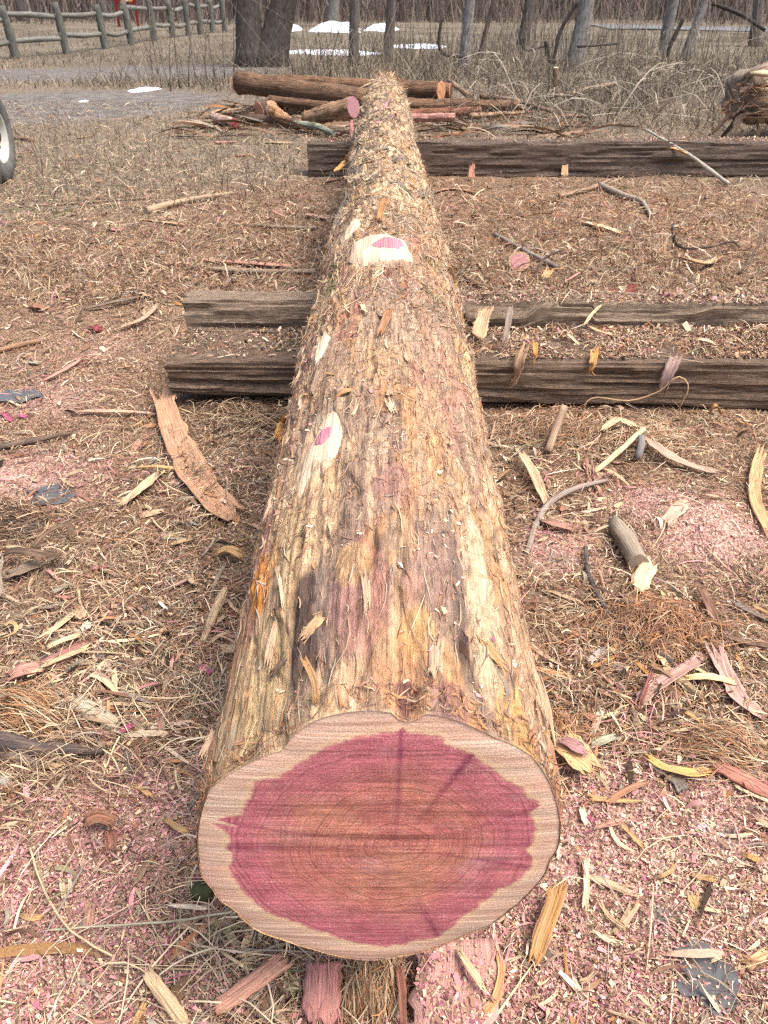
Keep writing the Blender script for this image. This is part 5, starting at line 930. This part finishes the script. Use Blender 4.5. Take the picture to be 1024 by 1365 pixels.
mb = MB(); mb.box(sp + [0, .0, 1.35], [.40, 0, 0], [0, .03, 0], [0, 0, .52]); mb.build('board', M['signred'], SG, False); mb = MB(); mb.box(sp + [.08, -.04, 1.3], [.24, 0, 0], [0, .012, 0], [0, 0, .36]); mb.build('panel', M['signpanel'], SG, False); mb = MB(); mb.box(sp + [.1, -.06, 1.02], [.1, 0, 0], [0, .006, 0], [0, 0, .06]); mb.build('notice', M['paper'], SG, False)
mb = MB(); mb.box(sp + [0, 0, 2.1], [.55, 0, 0], [0, .2, 0], [0, 0, .03]); mb.build('roof', M['signred'], SG, False)

# ------------------------------------------------------------------ trees
def limb(mb, p, d, L, r, lv, rs):
    n = 6; pts = [p]; q = p.copy(); dd = d / np.linalg.norm(d)
    for k in range(n):
        dd = dd + rs.normal(0, .13, 3) + np.array([0, 0, .05]); dd /= np.linalg.norm(dd); q = q + dd * L / n; pts.append(q.copy())
    mb.tube(pts, np.linspace(r, r * .35, n + 1), 6 if lv < 2 else 4, .1, lv == 0, int(rs.integers(99)))
    if lv < 3:
        for k in range(4 if lv else 5):
            i = int(rs.integers(2, n + 1)); a = rs.uniform(0, 6.28); nd = dd * .55 + np.array([math.cos(a), math.sin(a), rs.uniform(0, .6)]) * .8
            limb(mb, pts[i], nd, L * rs.uniform(.45, .7), r * (.6 - .35 * i / n) + .004, lv + 1, rs)
def tree(label, base, paths, col, seed, H=8., flare=1.35, name='bare_tree', crown=True, par=None, grp=None, nl=4):
    """paths: list of (dx_top, dy_top, radius) trunks from the base, H metres tall"""
    E = empty(name, base); tag(E, label, 'tree', grp); rs = np.random.default_rng(seed); mb = MB(); cr = MB()
    for (x0, dx, dy, r) in paths:
        n = 22; q = np.linspace(0, 1, n); C = np.stack([base[0] + x0 + dx * q + .12 * np.sin(q * 7 + seed), base[1] + dy * q + .1 * np.sin(q * 5 + seed * 2), base[2] - .15 + H * q], 1)
        rad = r * (1 - .62 * q) * (1 + (flare - 1) * np.exp(-q * H / .35)); mb.tube(C, rad, 16, .14, True, seed)
        if crown:
            for k in range(nl):
                i = int(rs.integers(9, n)); a = rs.uniform(0, 6.28); limb(cr, C[i], np.array([math.cos(a), math.sin(a), .8]), H * rs.uniform(.25, .4), rad[i] * .6, 1, rs)
            limb(cr, C[-1], np.array([.1, 0, 1.]), H * .3, rad[-1], 1, rs)
    mb.build('trunk', M['tree'], E, color=col)
    if crown: cr.build('crown', M['tree'], E, color=col)
    return E
tp = P(352, 88)
tree('thick dark twin-trunked tree rising behind the log pile', tp, [(-.14, -.5, .3, .29), (.18, 2.6, .5, .31)], (.07, .06, .052), 5, 9., flare=1.7)
for (a, b, r, dx, lab, c_, sd_) in [(480, 88, .11, -.3, 'slim grey-brown tree just left of the log tip', (.13, .115, .10), 11), (511, 84, .115, .35, 'slim tree directly behind the log tip', (.12, .105, .092), 13), (628, 98, .10, -.1, 'pale weathered trunk nearest the log, right side', (.22, .21, .195), 17), (760, 96, .155, .5, 'thick pale grey trunk in the brush, right of centre', (.19, .18, .17), 19), (889, 80, .125, .3, 'grey trunk left of the slanting pale trunk', (.18, .172, .162), 23), (918, 80, .105, 1.6, 'slanting pale trunk at the right', (.21, .20, .188), 29), (697, 60, .16, .2, 'dark broad trunk beyond the brush', (.085, .072, .065), 31), (445, 34, .24, .1, 'grey trunk behind the largest snow heap', (.17, .16, .15), 37), (1010, 62, .16, -.4, 'dark branching tree at the right edge', (.12, .105, .095), 41), (640, 90, .05, .9, 'thin dark stem against the pale weathered trunk', (.10, .075, .065), 43)]:
    tree(lab, P(a, b), [(0, dx, .2, r)], c_, sd_, 7.5, grp='bare trees beyond the brush', nl=3)
# black bent vines
for (pts, r, lab) in [([(590, 20, 17), (585, 55, 17), (592, 72, 17), (622, 76, 17)], .03, 'dark vine loop left of the pale weathered trunk'), ([(772, 0, 16), (748, 40, 16), (738, 78, 16)], .035, 'black bent stem left of the thick grey trunk'), ([(728, 55, 16.2), (732, 78, 16.2), (740, 84, 16.1)], .04, 'black broken stub beside the black bent stem'), ([(690, 40, 18), (700, 66, 18), (725, 62, 18)], .02, 'thin sagging vine left of the black bent stem'), ([(770, 62, 15), (800, 60, 15.2), (822, 58, 15.4)], .02, 'horizontal dark branch right of the thick grey trunk'), ([(912, 22, 20), (900, 48, 20), (893, 62, 20), (890, 78, 20)], .045, 'dark limb forking off the grey trunk at right'), ([(950, 5, 19), (985, 18, 18.5), (1020, 40, 18)], .04, 'dark drooping branch at the upper right')]:
    d = pts[0][2] * .9; stick('vine', lab, None, r * FPX / d, (.05, .042, .038), 'vine', world=[Q(*q) for q in pts], mat='tree', n=14)
# saplings in the left brush
for k, (a, b, h_, dx) in enumerate([(205, 112, 1.1, .05), (216, 118, 1.3, -.1), (228, 122, 1.0, .1), (240, 118, 1.2, 0), (252, 116, .9, .12), (262, 112, 1.3, -.05), (275, 112, 1.1, .1), (288, 108, 1.0, -.1), (300, 108, 1.2, .05), (214, 105, 1.4, -.5), (312, 100, 1.2, .1)]):
    p = P(a, b); mb = MB(); rs = np.random.default_rng(k + 50); C = spline([p, p + [dx * .5, 0, h_ * .5], p + [dx + .05, .1, h_]], 8); mb.tube(C, np.linspace(.012, .004, 8), 5, .1)
    for m_ in range(6):
        i = int(rs.integers(2, 8)); a_ = rs.uniform(0, 6.28); mb.tube([C[i], C[i] + np.array([math.cos(a_) * .12, math.sin(a_) * .12, .16])], [.005, .002], 4)
    tag(mb.build('sapling', M['tree'], color=(.17, .135, .105)), ['leftmost', 'second', 'third', 'fourth', 'fifth', 'sixth', 'seventh', 'eighth', 'ninth', 'leaning far-left', 'tenth upright'][k] + ' bare sapling stem in brush left of the twin-trunked tree', 'sapling', 'bare saplings left of the twin-trunked tree')

# ------------------------------------------------------------------ brush and far wood
def stems(name, x, y, H, W_, lean, col, label, cat, K=3, z=None):
    k_ = zone(MUD, x, y) < rng.uniform(.2, .5, len(x)); x, y, H, W_, col = x[k_], y[k_], H[k_], W_[k_], col[k_]
    n = len(x); a = rng.uniform(0, 6.28, n); q = np.linspace(0, 1, K + 1)[None]; le = np.abs(rng.normal(0, lean, n))[:, None]; b = rng.normal(0, .5, (n, 1))
    X = x[:, None] + np.cos(a)[:, None] * le * H[:, None] * q + np.cos(a + 1.5)[:, None] * b * H[:, None] * .3 * q * q; Y = y[:, None] + np.sin(a)[:, None] * le * H[:, None] * q
    z0 = (G(x, y) if z is None else z); Z = z0[:, None] - .02 + H[:, None] * q * np.sqrt(np.maximum(.05, 1 - (le * q) ** 2 * .5)); Z = np.where(q > .7, Z - (H[:, None] * .25 * le), Z)
    t_ = rng.uniform(-.8, .8, (n, 1)); w_ = W_[:, None] * (1.05 - .7 * q) / 2
    V = np.empty((n, K + 1, 2, 3)); V[:, :, 0] = np.stack([X - np.cos(t_) * w_, Y - np.sin(t_) * w_, Z], -1); V[:, :, 1] = np.stack([X + np.cos(t_) * w_, Y + np.sin(t_) * w_, Z], -1)
    bb = (np.arange(n)[:, None] * (2 * K + 2) + 2 * np.arange(K)[None]).ravel()
    return stuff(mk(name, V.reshape(-1, 3), np.stack([bb, bb + 2, bb + 3, bb + 1], 1), M['stems'], col=np.repeat(col, 2 * K + 2, 0), smooth=False), label, cat)
WC = np.array([(.15, .122, .09), (.22, .18, .128), (.10, .082, .066), (.30, .25, .175), (.065, .055, .047), (.17, .155, .12)])
n = 34000; y = rng.uniform(9.2, 21, n); x = rng.uniform(.35, .95, n) * 0 + rng.uniform(.3, .75 * 20, n) * (y / 20); k = (x > .6 + .15 * (y - 9)) | (y > 12.5); x, y = x[k], y[k]; d = fbm(x * .8, y * .8, 501, 3); k = d > rng.uniform(.2, .7, len(d)); x, y = x[k], y[k]; n = len(x)
stems('dead_brush', x, y, rng.lognormal(math.log(.26), .6, n), rng.uniform(.004, .010, n), 1.5, WC[rng.integers(0, 6, n)] * rng.uniform(.7, 1.2, (n, 1)), 'tangled grey-brown dead weeds behind the far timber, right', 'brush')
n = 9000; y = rng.uniform(12, 20, n); x = rng.uniform(-.33, .08, n) * y; d = fbm(x * .9 + 7, y * .9, 503, 3); k = d > rng.uniform(.25, .75, n); x, y = x[k], y[k]; n = len(x)
stems('dead_brush', x, y, rng.lognormal(math.log(.24), .6, n), rng.uniform(.004, .010, n), 1.3, WC[rng.integers(0, 6, n)] * rng.uniform(.7, 1.2, (n, 1)), 'dead weeds and stalks around the twin-trunked tree and log pile', 'brush')
n = 6500; y = rng.uniform(14, 32, n); x = rng.uniform(-.1, .6, n) * y; k = fbm(x * .5, y * .5, 505, 3) > rng.uniform(.3, .8, n); x, y = x[k], y[k]; n = len(x)
stems('tall_weeds', x, y, rng.lognormal(math.log(.65), .4, n), rng.uniform(.008, .016, n), .35, WC[rng.integers(0, 6, n)] * rng.uniform(.7, 1.2, (n, 1)), 'tall dry weeds and twigs beyond the brush', 'weeds')
n = 6000; y = rng.uniform(6, 12, n); x = rng.uniform(-.6, -.1, n) * y; stems('grass_tufts', x, y, rng.lognormal(math.log(.07), .5, n), rng.uniform(.004, .008, n), .9, WC[rng.choice([1, 3, 0, 2], n)], 'short dry grass on the left before the track', 'dry grass')
n = 12000; y = rng.uniform(14, 40, n); x = rng.uniform(-.65, -.15, n) * y; k = zone(MUD, x, y) < .4; x, y = x[k], y[k]; n = len(x); stems('grass_tufts', x, y, rng.lognormal(math.log(.10), .4, n), rng.uniform(.01, .02, n), .8, WC[rng.choice([1, 3, 0], n)], 'pale dry grass along the rail fence', 'dry grass')
p = P(82, 284); n = 500; x = p[0] + rng.normal(0, .05, n); y = p[1] + rng.normal(0, .05, n); stems('green_tuft', x, y, rng.uniform(.01, .04, n), rng.uniform(.003, .005, n), .9, np.array([(.10, .17, .05)]) * rng.uniform(.6, 1.3, (n, 1)), 'small green grass tuft in the upper left litter', 'grass')
for (a, b, lab) in [(832, 249, 'green moss tuft before the far timber'), (948, 240, 'green sprig at the far timber foot, right'), (700, 318, 'green needle sprig right of the log')]:
    p = P(a, b); n = 130; stems('green_sprig', p[0] + rng.normal(0, .04, n), p[1] + rng.normal(0, .03, n), rng.uniform(.01, .035, n), rng.uniform(.003, .006, n), .9, np.array([(.09, .13, .05)]) * rng.uniform(.6, 1.3, (n, 1)), lab, 'greenery')
mb = MB(); rs = np.random.default_rng(77)
for k in range(620):
    y = rs.uniform(47, 95); x = rs.uniform(-.62, .62) * y; r = rs.uniform(.07, .26); z = float(G(x, y)); H = rs.uniform(9, 15); l_ = rs.normal(0, .4)
    c_ = np.array([(.15, .13, .118), (.21, .19, .175), (.11, .09, .08), (.17, .125, .105)][rs.integers(4)]) * rs.uniform(.5, 1.05)
    mb.tube([[x, y, z - .2], [x + l_ * .4, y, z + H * .45], [x + l_, y, z + H]], [r * 1.2, r * .8, r * .25], 6, 0, False, 1, C=c_)
o = mb.build('far_wood', M['stems'], col=True); stuff(o, 'leafless wood of grey trunks across the far side of the field', 'wood')
n = 16000; y = rng.uniform(44, 80, n); x = rng.uniform(-.62, .62, n) * y; stems('far_undergrowth', x, y, rng.uniform(.5, 3.2, n), rng.uniform(.02, .06, n), .4, np.array([(.13, .105, .09), (.17, .12, .10), (.20, .17, .14)])[rng.integers(0, 3, n)] * rng.uniform(.7, 1.2, (n, 1)), 'grey-brown undergrowth of the far wood', 'undergrowth')
